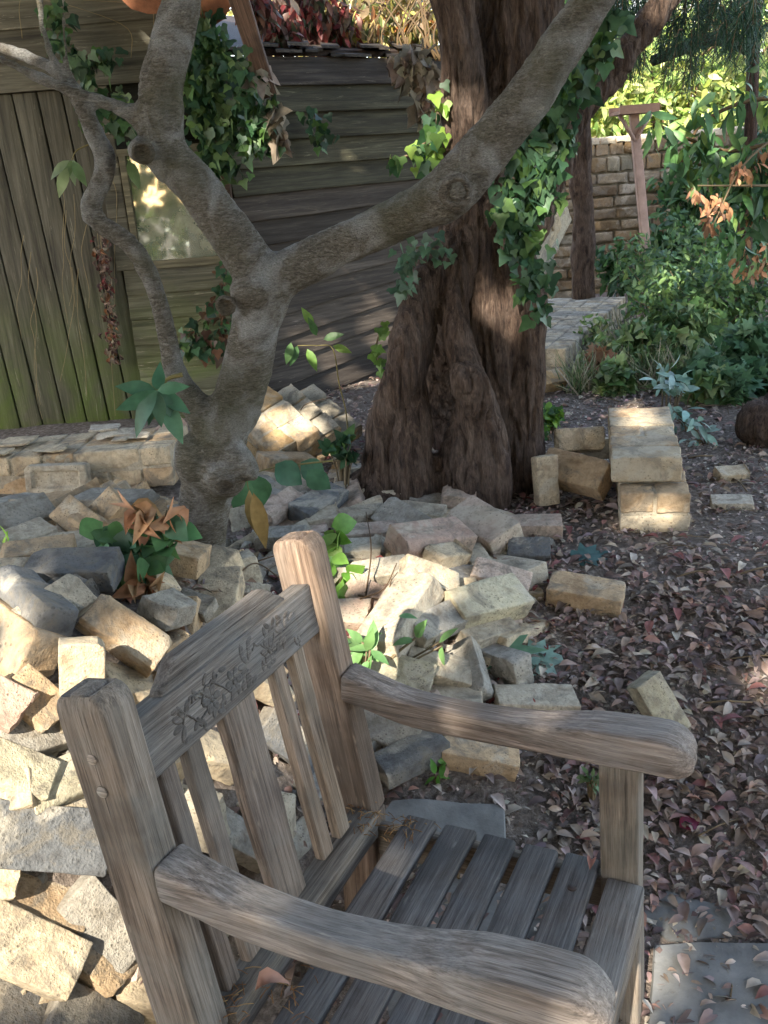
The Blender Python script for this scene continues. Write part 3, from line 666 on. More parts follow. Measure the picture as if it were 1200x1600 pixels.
# ================================================================== MASONRY PIECES
def masonry(name, Mx, nx, ny, nz, pal, seed, label, L=.215, Wd=.102, Hh=.065, j=.010, skip=(), step=None, jit=.004, mort=(.50, .44, .34), rot=.02):
    """a lump of brickwork: courses (nz) of nx bricks, ny deep, with the mortar that still holds them"""
    rs = random.Random(seed); ps = []; bx = []
    for k in range(nz):
        for jy in range(ny):
            off = (k % 2)*.5*(L+j)
            x = -off if off else 0
            while x < nx*(L+j)-.02:
                x0 = max(x, 0); x1 = min(x+L, nx*(L+j)-j); x += L+j
                if x1-x0 < .04 or (k, jy) in skip: continue
                if step and x0+(x1-x0)/2 > step[k]*(L+j): continue
                if rs.random() < .45 and x1-x0 > .18: segs = [(x0, (x0+x1)/2-j/2), ((x0+x1)/2+j/2, x1)]
                else: segs = [(x0, x1)]
                for a, b in segs:
                    v, f = rbox(b-a, Wd, Hh, .006, rs.randrange(9999), amp=.0022, chips=rs.randrange(1, 4), n=(6, 4, 3))
                    c = Vector(((a+b)/2, jy*(Wd+j)+rs.uniform(-jit, jit), k*(Hh+j)+Hh/2)); R = Matrix.Rotation(rs.uniform(-rot, rot), 3, 'Z') @ Matrix.Rotation(rs.uniform(-rot, rot), 3, 'X')
                    cc = PAL[rs.choice(pal)]; t = rs.uniform(.85, 1.12); ps.append(([R @ p+c for p in v], f, [q*t for q in cc])); bx.append((a, b, jy, k))
    lo_ = [min(q[0] for q in bx)+.004, -Wd/2+.004, .004]; ends = {k: max(q[1] for q in bx if q[3] == k)-.004 for k in set(q[3] for q in bx)}; yh = max(q[2] for q in bx)*(Wd+j)+Wd/2-.004; zh = max(q[3] for q in bx)*(Hh+j)+Hh-.004
    for a, b, jy, k in bx:
        v, f = rbox(b-a+j*1.7, Wd+j*.3, Hh+j*1.7, .006, rs.randrange(999), amp=.004, chips=3, n=(5, 3, 3))
        c = Vector(((a+b)/2, jy*(Wd+j), k*(Hh+j)+Hh/2)); v = [p+c for p in v]; v = [Vector((max(lo_[0], min(ends[k], p.x)), max(lo_[1], min(yh, p.y)), max(lo_[2], min(zh, p.z))))+.002*noise.noise_vector(p*40) for p in v]; ps.append((v, f, mort))
    v, f, c = join(ps); me = mesh(name, v, f, c, True, 38); o = mkobj(name, me, MB); o.matrix_basis = Mx; tag(o, label, 'masonry'); return o
def frame(A, B, up=(0, 0, 1), tilt=0):
    A = Vector(A); B = Vector(B); x = (B-A).normalized(); y = Vector(up).cross(x).normalized(); z = x.cross(y)
    return Matrix.Translation(A) @ (Matrix((x, y, z)).transposed() @ Matrix.Rotation(R_(tilt), 3, 'X')).to_4x4()
# fallen length of wall on the left
b = atY(272, 752, 3.25); a = b+Vector((-1.55, .03, -.0))
masonry('wall_fragment', frame(a, b, tilt=-2), 7, 3, 2, ['cream', 'tan', 'tan', 'cream'], 3, 'long two-course length of fallen cream brick wall below the green shed door')
rs = random.Random(12); ps = []
for i in range(20):
    L = rs.uniform(.05, .15); v, f = rbox(L, rs.uniform(.08, .14), rs.uniform(.006, .010), .003, i, amp=.002, chips=2, n=(5, 3, 1)); R = Matrix.Rotation(rs.uniform(-.15, .15), 3, 'Z') @ Matrix.Rotation(rs.uniform(-.05, .05), 3, 'Y')
    c = Vector((rs.uniform(a.x, b.x-.12), 3.23+rs.uniform(.0, .24), a.z+.151+rs.choice((.002, .008, .014))*(1 if i % 3 else .4))); ps.append(([R @ p+c for p in v], f, PAL[rs.choice(('white', 'pale', 'cream'))]))
v, f, c = join(ps); o = mkobj('roof_tile_layer', mesh('roof_tile_layer', v, f, c, True, 38), MB); tag(o, 'thin flakes of pale mortar lying along the top of the long fallen wall', 'mortar', kind='stuff')
A_ = atY(46, 748, 3.15); B_ = atY(136, 746, 3.15)
brick_at('brick', A_, B_, 82, 'pale', FROG, .93, 'cream brick with a sunken frog propped upright against the long fallen wall')
# stepped block on the right
A_ = G(968, 822, .0); B_ = G(1068, 822, .0); xx = (B_-A_).normalized()
masonry('masonry_block', frame(A_-Vector((0, 0, .012)), B_-Vector((0, 0, .012)), tilt=0), 1, 5, 2, ['tan', 'ochre', 'cream'], 11, 'stepped block of cream brickwork standing alone on the bare soil', jit=.006, L=.205)
M2 = frame(A_+xx*-.012+Vector((0, .06, .143)), B_+Vector((0, .06, .143)), tilt=2)
v = masonry('masonry_block', M2, 1, 5, 1, ['cream', 'tan', 'tan'], 15, 'upper course of the stepped cream block standing on the bare soil', jit=.006, L=.21, Hh=.082)
# toppled lump leaning by the shed
A_ = atY(425, 755, 3.7); B_ = atY(565, 665, 3.95)
masonry('masonry_lump', frame(A_, B_, (0, -.55, .83), 0), 2, 3, 3, ['tan', 'ochre', 'ochre', 'tan'], 21, 'toppled lump of tan brickwork leaning between the grey tree and the hollow tree', jit=.02, step=[2, 1.7, 1.1], rot=.09)
masonry('masonry_lump', frame(atY(405, 735, 3.45), atY(470, 735, 3.55), (-.3, -.3, .9), 0), 1, 1, 1, ['ochre', 'tan'], 23, 'small orange-tan broken lump at the left foot of the toppled brickwork', jit=.012)
# flat slab of wall on the far side
A_ = atz(880, 545, .17); B_ = atz(985, 462, .17); dx = (B_-A_).normalized()
xr = dx.cross(Vector((0, 0, 1))).normalized(); A_ = A_-xr*.64+Vector((0, 0, -.19))
masonry('wall_fragment', frame(A_, A_+xr, dx.cross(Vector((0, 0, 1))).cross(dx), tilt=1) , 3, 22, 2, ['pale', 'white', 'grey', 'pale', 'cream'], 31, 'long pale slab of fallen wall lying behind the hollow tree among the weeds', jit=.012, Wd=.062, Hh=.095, mort=(.34, .31, .26))
masonry('masonry_lump', frame(atY(838, 432, 5.9), atY(878, 352, 6.1), (-.4, -.6, .3), 0), 2, 1, 3, ['cream', 'tan', 'grey'], 33, 'lump of brickwork leaning on its corner beside the dark wooden post', jit=.01)
# blocks beside the stepped one
M_ = [('block', (862, 790), (856, 712), (.0, .0), 90, 'cream', 'upright cream block at the left end of the group beside the stepped block')]
def Bk(ax, ay, bx, by, da, db, roll, colr, label, var='F', fit=True, up=None, idx=None, sc=None):
    lf = LIFT if ax < 260 and ay > 860 else 0
    A = G(ax, ay, da+lf); B = G(bx, by, db+lf)
    if label.split(',')[0] in UPR: B = atY(bx, by, A.y+.03)
    d = (B-A).length; s = max(.72, min(1.12, d/.222)) if fit else 1.
    if sc: s = sc
    me = (BV if var == 'F' else BH)[(idx if idx is not None else random.randrange(12)) % 12]
    return brick_at('brick' if var == 'F' else 'broken_brick', A, B, roll, colr, me, s, label, up=(.1, -1, .1) if label in UPR else up)
LIFT = .018; PLACED = []; UPR = ('tall pale brick standing on end left of the near chair post', 'upright cream block left in the group beside the stepped block', 'yellow brick standing on end at the right foot of the hollow tree', 'white-faced brick end leaning on the right foot of the hollow tree', 'rounded cream brick sticking up behind the front corner of the far armrest')
EXPL = [
 # ---- left heap, front
 (48, 893, 184, 890, .06, .06, 15, 'slate', 'dark sooty brick lying level at the top edge of the left heap', 'F'),
 (-60, 905, 36, 900, .05, .05, 12, 'cream', 'cream brick cut by the left edge beside the level sooty brick', 'F'),
 (30, 985, 122, 925, .05, .07, 48, 'pale', 'pale brick with its broad face turned up below the level sooty brick', 'F'),
 (100, 925, 135, 945, .04, .04, 20, 'slate', 'small blue-grey brick end between the pale and the tan bricks', 'H'),
 (140, 950, 252, 1030, .085, .09, 28, 'tan', 'pitted tan brick sloping down behind the top rail of the chair', 'F'),
 (130, 1140, 128, 1000, .05, .0, 10, 'cream', 'tall pale brick standing on end left of the near chair post', 'F'),
 (-60, 945, 88, 1058, .05, .05, 52, 'tan', 'big tan brick with dark upper side pointing down towards the standing brick', 'F'),
 (0, 918, 86, 1002, .07, .07, 60, 'slate', 'dark slab-like brick wedged behind the big sloping tan brick', 'F'),
 (178, 1072, 245, 1092, .03, .03, 20, 'cream', 'sunlit brick end showing under the pitted tan brick', 'H'),
 (-30, 1085, 48, 1125, .05, .06, 30, 'rose', 'rounded pinkish brick half at the left edge', 'H'),
 (50, 1095, 92, 1130, .03, .03, 15, 'tan', 'small broken tan bat beside the rounded pinkish one', 'H'),
 (20, 1160, 110, 1135, .0, .0, 40, 'grey', 'shaded grey brick under the pinkish half', 'F'),
 (-50, 1180, 62, 1222, .07, .06, 25, 'yellow', 'yellow brick with a sooty top and bright broken side at the left edge', 'F'),
 (60, 1240, 150, 1200, .03, .04, 35, 'yellow', 'grey-yellow brick pointing up to the near chair post', 'F'),
 (110, 1262, 200, 1262, .01, .01, 20, 'cream', 'little pale brick end tucked above the long dark brick', 'H'),
 (-45, 1298, 168, 1318, .06, .07, 58, 'slate', 'long dark brick flecked with white lying across the left heap', 'F'),
 (-40, 1372, 42, 1370, .04, .04, 40, 'cream', 'pale square brick end below the flecked dark brick', 'H'),
 (15, 1405, 98, 1425, .0, .0, 25, 'tan', 'tan brick sunk in the gap above the largest pale brick', 'F'),
 (112, 1390, 205, 1495, .05, .03, 42, 'grey', 'mottled grey and cream brick leaning against the near chair post', 'F'),
 (-55, 1440, 118, 1520, .07, .08, 38, 'cream', 'largest pale brick at the bottom left with a sharp shaded end', 'F'),
 (140, 1492, 190, 1540, .0, .0, 20, 'tan', 'small brick end in shadow right of the largest pale brick', 'H'),
 (82, 1570, 205, 1625, .05, .03, 30, 'slate', 'blue-grey brick at the bottom edge left of the chair', 'F'),
 (-60, 1560, 45, 1590, .0, .0, 20, 'slate', 'dark brick in the bottom left corner', 'F'),
 # ---- seen through the chair back
 (235, 1195, 215, 1310, .06, .0, 40, 'pale', 'pale brick seen between the near post and the first back slat', 'F'),
 (300, 1165, 360, 1190, .06, .05, 30, 'cream', 'cream brick seen between the narrow slats and the wide slat', 'F'),
 (370, 1055, 440, 1085, .08, .08, 20, 'cream', 'sunlit cream brick directly behind the carved rail', 'F'),
 (410, 1130, 490, 1185, .05, .04, 60, 'slate', 'dark slab-like brick behind the two far back slats', 'F'),
 (330, 1290, 400, 1330, .03, .03, 30, 'grey', 'grey brick low behind the wide back slat', 'F'),
 (250, 1400, 340, 1440, .03, .03, 30, 'grey', 'grey brick low behind the near arm of the chair', 'F'),
 (470, 1240, 540, 1210, .0, .0, 30, 'grey', 'dull brick low behind the far post of the chair', 'F'),
 # ---- back left rubble
 (4, 858, 62, 836, .06, .06, 15, 'pale', 'pale grey brick lying behind the level sooty brick', 'F'),
 (8, 815, 56, 800, .07, .07, 40, 'grey', 'narrow grey brick under the long fallen wall', 'F'),
 (22, 872, 98, 862, .05, .05, 10, 'tan', 'flat tan slab just behind the level sooty brick', 'F'),
 (106, 858, 140, 855, .05, .05, 15, 'pale', 'small whitish brick chip behind the sooty brick', 'H'),
 (105, 800, 150, 835, .08, .05, 35, 'tan', 'brown broken brick leaning under the long fallen wall', 'H'),
 (140, 830, 170, 800, .04, .08, 35, 'tan', 'brown brick propped below the middle of the long fallen wall', 'F'),
 (150, 775, 205, 790, .05, .05, 20, 'ochre', 'ochre brick crushed under the right end of the long fallen wall', 'F'),
 (255, 955, 290, 945, .05, .05, 20, 'grey', 'pale grey brick end at the foot of the grey tree', 'H'),
 (245, 690, 285, 660, .1, .16, 30, 'rose', 'pinkish broken brick behind the grey tree trunk', 'H'),
 # ---- middle heap
 (413, 808, 464, 776, .05, .06, 20, 'pink', 'pinkish brick in the rubble right of the grey tree', 'F'),
 (466, 808, 528, 770, .04, .05, 15, 'slate', 'smooth blue slate-coloured brick in the rubble', 'F'),
 (416, 842, 464, 840, .04, .05, 8, 'grey', 'grey brick with a white flat top behind the far chair post', 'F'),
 (494, 812, 536, 806, .03, .03, 15, 'pale', 'small cream chip right of the blue brick', 'H'),
 (536, 812, 600, 802, .035, .035, 8, 'pale', 'flat pale brick left of the grey wedge brick', 'F'),
 (572, 768, 632, 772, .035, .04, 10, 'pale', 'pale squarish brick at the foot of the hollow tree', 'F'),
 (550, 752, 596, 745, .04, .04, 40, 'cream', 'cream chunk at the left foot of the hollow tree', 'H'),
 (602, 800, 668, 840, .06, .035, 35, 'grey', 'grey-green wedge brick sloping right in the middle heap', 'F'),
 (632, 800, 684, 806, .03, .03, 10, 'pale', 'pale brick flat behind the grey wedge brick', 'F'),
 (652, 782, 700, 784, .025, .025, 10, 'grey', 'dusty flat brick at the foot of the tree hollow', 'F'),
 (544, 838, 618, 832, .035, .035, 8, 'pink', 'broken pinkish slab behind the long rounded brick', 'F'),
 (552, 862, 610, 858, .035, .035, 10, 'white', 'whitish slab in front of the broken pinkish slab', 'H'),
 (620, 852, 724, 838, .07, .07, 18, 'rose', 'long rounded pink-brown brick across the middle heap', 'F'),
 (704, 776, 752, 782, .06, .05, 10, 'pink', 'pinkish brick stub at the upper end of the largest pink brick', 'H'),
 (718, 800, 798, 850, .075, .05, 20, 'pink', 'largest pink brick sloping down to the right of the heap', 'F'),
 (786, 825, 878, 824, .03, .03, 6, 'pink', 'flat grey-pink brick half under the largest pink brick', 'F'),
 (812, 862, 862, 862, .03, .03, 25, 'slate', 'small dark wedge of brick on the leaves right of the heap', 'H'),
 (738, 892, 826, 918, .06, .045, 22, 'pink', 'pink brick with a broken brown end on the right of the heap', 'F'),
 (636, 888, 706, 918, .12, .07, 35, 'cream', 'sunlit cream brick with a sooty end at the heart of the heap', 'F'),
 (682, 872, 732, 866, .07, .06, 15, 'cream', 'small pale brick behind the sunlit sooty-ended brick', 'H'),
 (706, 902, 748, 905, .03, .03, 10, 'slate', 'small dark brick end in the middle of the heap', 'H'),
 (704, 955, 812, 930, .07, .07, 28, 'yellow', 'long mossy pale brick pointing right out of the heap', 'F'),
 (662, 905, 585, 1025, .10, .07, 8, 'pale', 'broad sunlit pinkish-white brick sloping towards the chair', 'F'),
 (648, 992, 716, 960, .07, .07, 30, 'grey', 'blue-grey brick beside the broad sunlit one', 'F'),
 (724, 1002, 796, 980, .03, .03, 15, 'pale', 'pale brick low on the right below the long mossy brick', 'F'),
 (636, 990, 688, 1000, .05, .05, 25, 'yellow', 'round mossy yellow lump of brick in the heap', 'H'),
 (590, 1042, 660, 1062, .05, .04, 35, 'yellow', 'mossy cream brick above the far armrest', 'F'),
 (646, 1035, 725, 1058, .045, .04, 20, 'pale', 'two-toned brick half in sun above the far armrest', 'F'),
 (722, 1010, 745, 1092, .04, .03, 30, 'grey', 'grey wedge brick pointing at the far armrest', 'F'),
 (552, 902, 632, 890, .045, .045, 18, 'pale', 'pale grey brick right of the green sprout', 'F'),
 (540, 962, 572, 962, .03, .03, 30, 'rose', 'rounded pinkish stone-like bat behind the far chair post', 'H'),
 (560, 925, 600, 945, .02, .02, 30, 'rose', 'brownish-pink bat left of the broad sunlit brick', 'H'),
 (596, 1205, 688, 1160, .045, .045, 5, 'slate', 'dark blue brick with a pale dusty top under the far armrest', 'F'),
 (690, 1168, 808, 1190, .03, .03, 12, 'tan', 'tan brick half hidden under the middle of the far armrest', 'F'),
 (772, 1098, 898, 1102, .02, .02, 5, 'pale', 'whitish brick with a red leaf on it behind the far armrest', 'F'),
 (575, 1128, 630, 1150, .04, .03, 40, 'grey', 'mossy dark brick beside the far chair post', 'F'),
 # ---- right
 (858, 918, 974, 938, .04, .04, 12, 'tan', 'single tan brick lying alone on the leaf litter', 'F'),
 (1050, 1140, 1012, 1075, .02, .0, 20, 'yellow', 'rounded cream brick sticking up behind the front corner of the far armrest', 'F'),
 (1128, 745, 1172, 742, .015, .015, 10, 'cream', 'small cream brick bat on the bare soil right of the stepped block', 'H'),
 (1132, 790, 1170, 790, .008, .008, 5, 'white', 'flat white flint chip on the bare soil', 'H'),
 (856, 788, 850, 712, .02, .02, 8, 'cream', 'upright cream block left in the group beside the stepped block', 'F'),
 (852, 728, 950, 752, .11, .09, 40, 'tan', 'tan block tipped over the upright cream one', 'F'),
 (866, 690, 944, 686, .17, .17, 62, 'cream', 'cream block at the back of the group beside the stepped block', 'F'),
 (935, 700, 952, 700, .08, .08, 80, 'pale', 'thin pale flake jammed against the stepped block', 'H'),
 (818, 705, 808, 652, .0, .0, 60, 'yellow', 'yellow brick standing on end at the right foot of the hollow tree', 'F'),
 (796, 715, 788, 680, .0, .0, 60, 'pale', 'white-faced brick end leaning on the right foot of the hollow tree', 'H'),
 (826, 600, 880, 592, .07, .06, 30, 'ochre', 'ochre brick with white mortar below the long pale slab', 'F'),
]
for e in EXPL:
    o = Bk(*e); PLACED.append(Vector(o.matrix_basis.translation))
# small-scale fill -------------------------------------------------
def inpoly(x, y, P):
    c = False; j = len(P)-1
    for i in range(len(P)):
        if (P[i][1] > y) != (P[j][1] > y) and x < (P[j][0]-P[i][0])*(y-P[i][1])/(P[j][1]-P[i][1])+P[i][0]: c = not c
        j = i
    return c
def scatter_bricks(P, n, dmin, label, cols, halfp, lo=0., hi=.03, sc=(.85, 1.)):
    xs = [p[0] for p in P]; ys = [p[1] for p in P]; k = 0; tries = 0
    while k < n and tries < 4000:
        tries += 1; x = random.uniform(min(xs), max(xs)); y = random.uniform(min(ys), max(ys))
        if not inpoly(x, y, P): continue
        c = G(x, y, random.uniform(lo, hi))
        if any((c-q).length < dmin for q in PLACED): continue
        a = random.uniform(0, 6.28); t = random.uniform(-.35, .35); d = Vector((math.cos(a), math.sin(a), t))*.1
        hf = random.random() < halfp; s = random.uniform(*sc)
        cl_ = random.choice(cols)
        o_ = brick_at('broken_brick' if hf else 'brick', c-d, c+d, random.choice((0, 0, 90, 20, -25, 50)), cl_, random.choice(BH if hf else BV), s*(random.uniform(.5, .9) if hf else 1), label, group=label)
        o_['fill'] = cl_; PLACED.append(c); k += 1
LH = [(-40, 880), (200, 900), (300, 960), (480, 1000), (560, 1050), (560, 1240), (480, 1400), (300, 1640), (-40, 1640)]
scatter_bricks(LH, 46, .085, 'old brick wedged deep in the heap left of and behind the chair', ['cream', 'grey', 'tan', 'cream', 'pale'], .2, -.09, -.02)
MH = [(380, 740), (600, 735), (700, 770), (830, 830), (830, 930), (800, 1010), (740, 1090), (560, 1130), (500, 980), (420, 880), (360, 900)]
scatter_bricks(MH, 84, .085, 'broken brick buried among the larger ones in the middle rubble', ['pale', 'cream', 'grey', 'cream', 'pale', 'pink'], .45, -.03, .015)
scatter_bricks([(200, 850), (420, 850), (400, 960), (250, 960)], 16, .07, 'x', ['pale', 'cream', 'grey', 'tan'], .6, -.02, .015, (.7, .95))
BL = [(0, 790), (260, 780), (270, 870), (180, 890), (0, 880)]
scatter_bricks(BL, 34, .07, 'brown broken brick in the rubble under the long fallen wall', ['tan', 'tan', 'cream', 'grey', 'tan'], .6, -.02, .05)
scatter_bricks([(470, 700), (570, 690), (570, 740), (480, 760)], 8, .06, 'small brick fragment between the toppled lump and the hollow tree', ['ochre', 'cream', 'tan'], 1., .0, .03, (.5, .7))
def name_fill():
    def pj(p): v = np.array(p)-CAM; q = v @ fw; return 600+F*(v @ RI)/q, 800-F*(v @ UP)/q
    anch = []
    for o in [o for o in D.objects if o.get('fill') is None and o.get('category') == 'brick']:
        t = o['label']
        for cut in (' lying', ' at the', ' in the', ' with', ' seen', ' beside', ' behind', ' below', ' under', ' sloping', ' wedged', ' standing', ' leaning', ' showing', ' pointing', ' tucked', ' cut', ' on the', ' right of', ' left of', ' between', ' across', ' sunk', ' low', ' half', ' out', ' propped', ' crushed', ' above', ' just'):
            i = t.find(cut)
            if i > 8: t = t[:i]
        anch.append([o, t, pj(o.matrix_basis.translation)])
    names = [a[1] for a in anch]; anch = [a for a in anch if names.count(a[1]) == 1]
    col = dict(cream='cream', grey='grey', slate='sooty', tan='tan', pale='pale', pink='pinkish', white='whitish', rose='rosy', ochre='ochre', yellow='yellow')
    seen = {}
    for o in [o for o in D.objects if o.get('fill')]:
        x, y = pj(o.matrix_basis.translation); c = o['fill']; del o['fill']; best = sorted(anch, key=lambda a: math.hypot(a[2][0]-x, a[2][1]-y))[:4]
        for a in best:
            dx = x-a[2][0]; dy = y-a[2][1]; d = ('left' if dx < 0 else 'right')+' of' if abs(dx) > abs(dy) else ('above' if dy < 0 else 'below')
            l = '%s %s brick just %s the %s' % ('broken' if 'broken' in o.name else 'whole', col[c], d, a[1])
            if l not in seen: break
        if l in seen: l = 'half-buried '+l
        if l in seen: l = l.replace('just', 'a little way')
        seen[l] = 1; o['label'] = l
name_fill()
# crumbs of mortar and brick
def crumbs(name, P, n, s0, s1, label, off=.0):
    xs = [p[0] for p in P]; ys = [p[1] for p in P]; ps = []; k = 0
    base, bf = [], None
    bm = bmesh.new(); bmesh.ops.create_icosphere(bm, subdivisions=1, radius=1); bv = np.array([v.co[:] for v in bm.verts]); bf = [tuple(v.index for v in f.verts) for f in bm.faces]; bm.free()
    V = []; Fa = []; C = []
    pal = [PAL[q] for q in ('pale', 'white', 'cream', 'pink', 'grey', 'tan')]
    while k < n:
        x = random.uniform(min(xs), max(xs)); y = random.uniform(min(ys), max(ys))
        if not inpoly(x, y, P): continue
        c = G(x, y, off); s = s0+(s1-s0)*random.random()**2.5; R = Matrix.Rotation(random.uniform(0, 6), 3, rdir(1)[0])
        vv = bv*(rng.uniform(.7, 1.25, (len(bv), 1)))*np.array([1, random.uniform(.5, .9), random.uniform(.35, .7)])*s
        vv = vv @ np.array(R).T*1.+np.array(c)+np.array([0, 0, s*.3]); o = len(V); V += [tuple(q) for q in vv]; Fa += [tuple(i+o for i in f) for f in bf]; t = random.uniform(.6, 1.05); C += [tuple(t*q for q in random.choice(pal))]*len(bv); k += 1
    o = mkobj(name, mesh(name, V, Fa, np.array(C), False), MM); tag(o, label, 'rubble', kind='stuff')
crumbs('rubble', MH, 1500, .004, .035, 'crumbs of mortar and brick filling the middle heap')
crumbs('rubble', LH, 500, .005, .03, 'crumbs of mortar and brick in the gaps of the left heap')
crumbs('rubble', BL, 500, .006, .04, 'brown crumbs of mortar and brick under the long fallen wall')
crumbs('gravel', [(820, 640), (1200, 680), (1200, 900), (1100, 1300), (840, 1300), (760, 1120), (850, 950), (880, 800)], 420, .003, .011, 'pale grit and tiny stones scattered over the soil')
# paving
def slab(pts, z0, label, seed, th=.05):
    P = [G(x, y, z0) for x, y in pts]; zz = 0
    sp = []; n = len(P)
    for i in range(n):
        for k in range(5): q = P[i].lerp(P[(i+1) % n], k/5); sp.append(Vector((q.x, q.y, q.z))+noise.noise_vector(q*9+Vector((seed, 0, 0)))*Vector((.008, .008, 0)).x)
    for q in sp: q.z = h(q.x, q.y)+z0
    c = sum(sp, Vector())/len(sp); n = len(sp); V = [p.lerp(c, .02)+Vector((0, 0, .0)) for p in sp]+[p-Vector((0, 0, .006)) for p in sp]+[p-Vector((0, 0, th)) for p in sp]; rings = []
    R2 = [p.lerp(c, .5) for p in sp]
    for q in R2+[c]: q.z = h(q.x, q.y)+z0+.004
    V += R2+[c]
    Fa = [(i, (i+1) % n, n+(i+1) % n, n+i)[::-1] for i in range(n)]+[(n+i, n+(i+1) % n, 2*n+(i+1) % n, 2*n+i)[::-1] for i in range(n)]+[(3*n+i, 3*n+(i+1) % n, (i+1) % n, i)[::-1] for i in range(n)]+[(4*n, 3*n+(i+1) % n, 3*n+i)[::-1] for i in range(n)]
    return tag(mkobj('paving_slab', mesh('paving_slab', V, Fa, None, True, 30), MSTONE), label, 'paving slab')
slab([(1020, 1485), (1090, 1478), (1300, 1490), (1400, 1640), (1300, 1800), (1000, 1800)], .012, 'grey paving slab in the bottom right corner beside the chair leg', 1)
slab([(1040, 1400), (1150, 1425), (1165, 1468), (1045, 1478), (1000, 1440)], .004, 'broken stone slab edge half covered by leaves right of the front leg', 2)
slab([(612, 1260), (700, 1252), (785, 1268), (792, 1335), (640, 1340), (580, 1300)], .03, 'grey stone slab behind the far edge of the seat', 3)
slab([(560, 1380), (900, 1350), (960, 1640), (500, 1640)], -.002, 'pale paving slab under the seat slats', 4)
# ================================================================== BACKGROUND WALL, POST, STAND
def garden_wall():
    Y = 7.5; rs = random.Random(8); ps = []; x0, x1 = 1.15, 4.6; k = 0; z = -.05
    zt = atY(980, 222, Y).z
    while z < zt-.01:
        hgt = .083 if z < zt-.26 else .115; x = x0-rs.uniform(0, .15)
        while x < x1:
            L = rs.uniform(.17, .26) if z < zt-.26 else rs.uniform(.085, .12)
            v, f = rbox(L-.012, .11, hgt-.014, .01, rs.randrange(999), amp=.004, chips=2, n=(3, 1, 2)); c = Vector((x+L/2, Y+rs.uniform(-.008, .008), z+hgt/2)); t = rs.uniform(.55, 1.); cc = PAL[rs.choice(('tan', 'cream', 'yellow', 'ochre', 'tan'))]
            ps.append(([p+c for p in v], f, [t*q*.5 for q in cc])); x += L  # brick tones darkened so that the wall looks shaded
        z += hgt
    ps.append((sweepbox((x0-.05, Y-.035, -.1), (x1, Y+.2, zt-.02)), BOXF, (.2, .17, .12)))
    for i in range(30): # coping
        x = x0+i*.115; v, f = rbox(.108, .24, .05, .01, i, amp=.004, chips=2, n=(2, 3, 1)); ps.append(([p+Vector((x, Y+.06, zt+.02)) for p in v], f, PAL['pale']))
    v, f, c = join(ps); root = mkobj('garden_wall', mesh('garden_wall', v, f, c, True, 38), MB); tag(root, 'old yellow-brown brick garden wall with a sunlit top at the far right', 'wall')
garden_wall()
root = empty('wooden_post', atY(912, 448, 6.4)); tag(root, 'rough dark wooden post in front of the garden wall', 'post')
st = [px([(912, 480, 20, 6.4), (911, 400, 19, 6.4), (910, 300, 18, 6.4), (909, 190, 17, 6.4), (912, 120, 16, 6.4)])]
mkobj('post_shaft', vox(st, .02, 'post_shaft', None, bark_disp2, 2), BARK2, root)
root = empty('bird_table', G(1012, 425)); tag(root, 'slim pinkish-grey wooden bird table with a small tray before the garden wall', 'bird table')
MPK = m_plain('weathered pink-grey wood', (.38, .26, .22), .8)
a = atY(1014, 440, 6.1); b = atY(990, 178, 6.1)
v, f = sweep([(i/8*(b-a).length, 0, 0, .026, .024) for i in range(9)], .006); x = (b-a).normalized(); y = Vector((0, 1, 0)).cross(x).normalized()
o = mkobj('pole', mesh('pole', v, f, None, True, 40), MPK, root); mm = Matrix.Translation(a) @ Matrix((x, y, x.cross(y))).transposed().to_4x4(); o.data.transform(mm)
c = atY(990, 175, 6.1); ps = [(sweepbox((c.x-.11, 5.98, c.z-.01), (c.x+.11, 6.22, c.z+.008)), BOXF, (.8, .7, .6)), (sweepbox((c.x-.115, 5.965, c.z-.012), (c.x+.115, 5.98, c.z+.035)), BOXF, (1, .9, .8)), (sweepbox((c.x-.115, 6.22, c.z-.012), (c.x+.115, 6.235, c.z+.035)), BOXF, (1, .9, .8))]
v, f, cc = join(ps); mkobj('tray', mesh('tray', v, f, cc, False), MPK, root)
for s in (-1, 1):
    v, f = tube([Vector((c.x, 6.06, c.z-.16)), Vector((c.x+s*.095, 6.06, c.z-.012))], .012, 6); mkobj('bracket', mesh('bracket', v, f), MPK, root)
# log at the right edge
st = [[tuple(G(1190, 668, .07))+(.09,), tuple(G(1260, 640, .08))+(.12,), tuple(G(1400, 600, .1))+(.13,)], [tuple(G(1205, 668, .07))+(.07,), tuple(G(1235, 640, .16))+(.05,), tuple(G(1300, 600, .25))+(.04,)]]
o = mkobj('tree_stump', vox(st, .015, 'tree_stump', None, bark_disp2, 2), BARK2); tag(o, 'dark stump and root at the right edge among the creepers', 'stump')
# ================================================================== FOLIAGE
def blobs(cs, dens=1.):
    """cs: (x,y,r_px,Y,n) -> points inside"""
    P = []
    for q in cs:
        c = atY(q[0], q[1], q[3]); r = q[2]/F*q[3]*1.03; n = int(q[4]*dens); d = rdir(n)*(rng.random((n, 1))**.45)*r
        d[:, 1] *= .6; P.append(d+np.array(c))
    return np.concatenate(P)
def stroke(pts, n, spread, Y):
    sp = np.array(smoothpath(pts, 8)); i = rng.integers(0, len(sp), n); p = sp[i, :2]+rng.normal(size=(n, 2))*spread
    out = np.array([atY(x, y, Y+rng.uniform(-.04, .04)) for x, y in p]); return out
def hang(name, P, tm, s, pal, mat, parent=None, facing=(0, -1, .25), jit=.7, down=1.2, var=.3, wts=None):
    n = len(P); Yd = rng.normal(size=(n, 3))*.6+np.array([0, 0, -down]); Nr = rng.normal(size=(n, 3))*jit+np.array(facing)
    return leaves(name, tm, P, Yd, Nr, rng.uniform(s[0], s[1], n), pick(pal, n, var, wts), mat, parent)
def plant(name, base, label, cat, group=None):
    return tag(empty(name, base), label, cat, group)
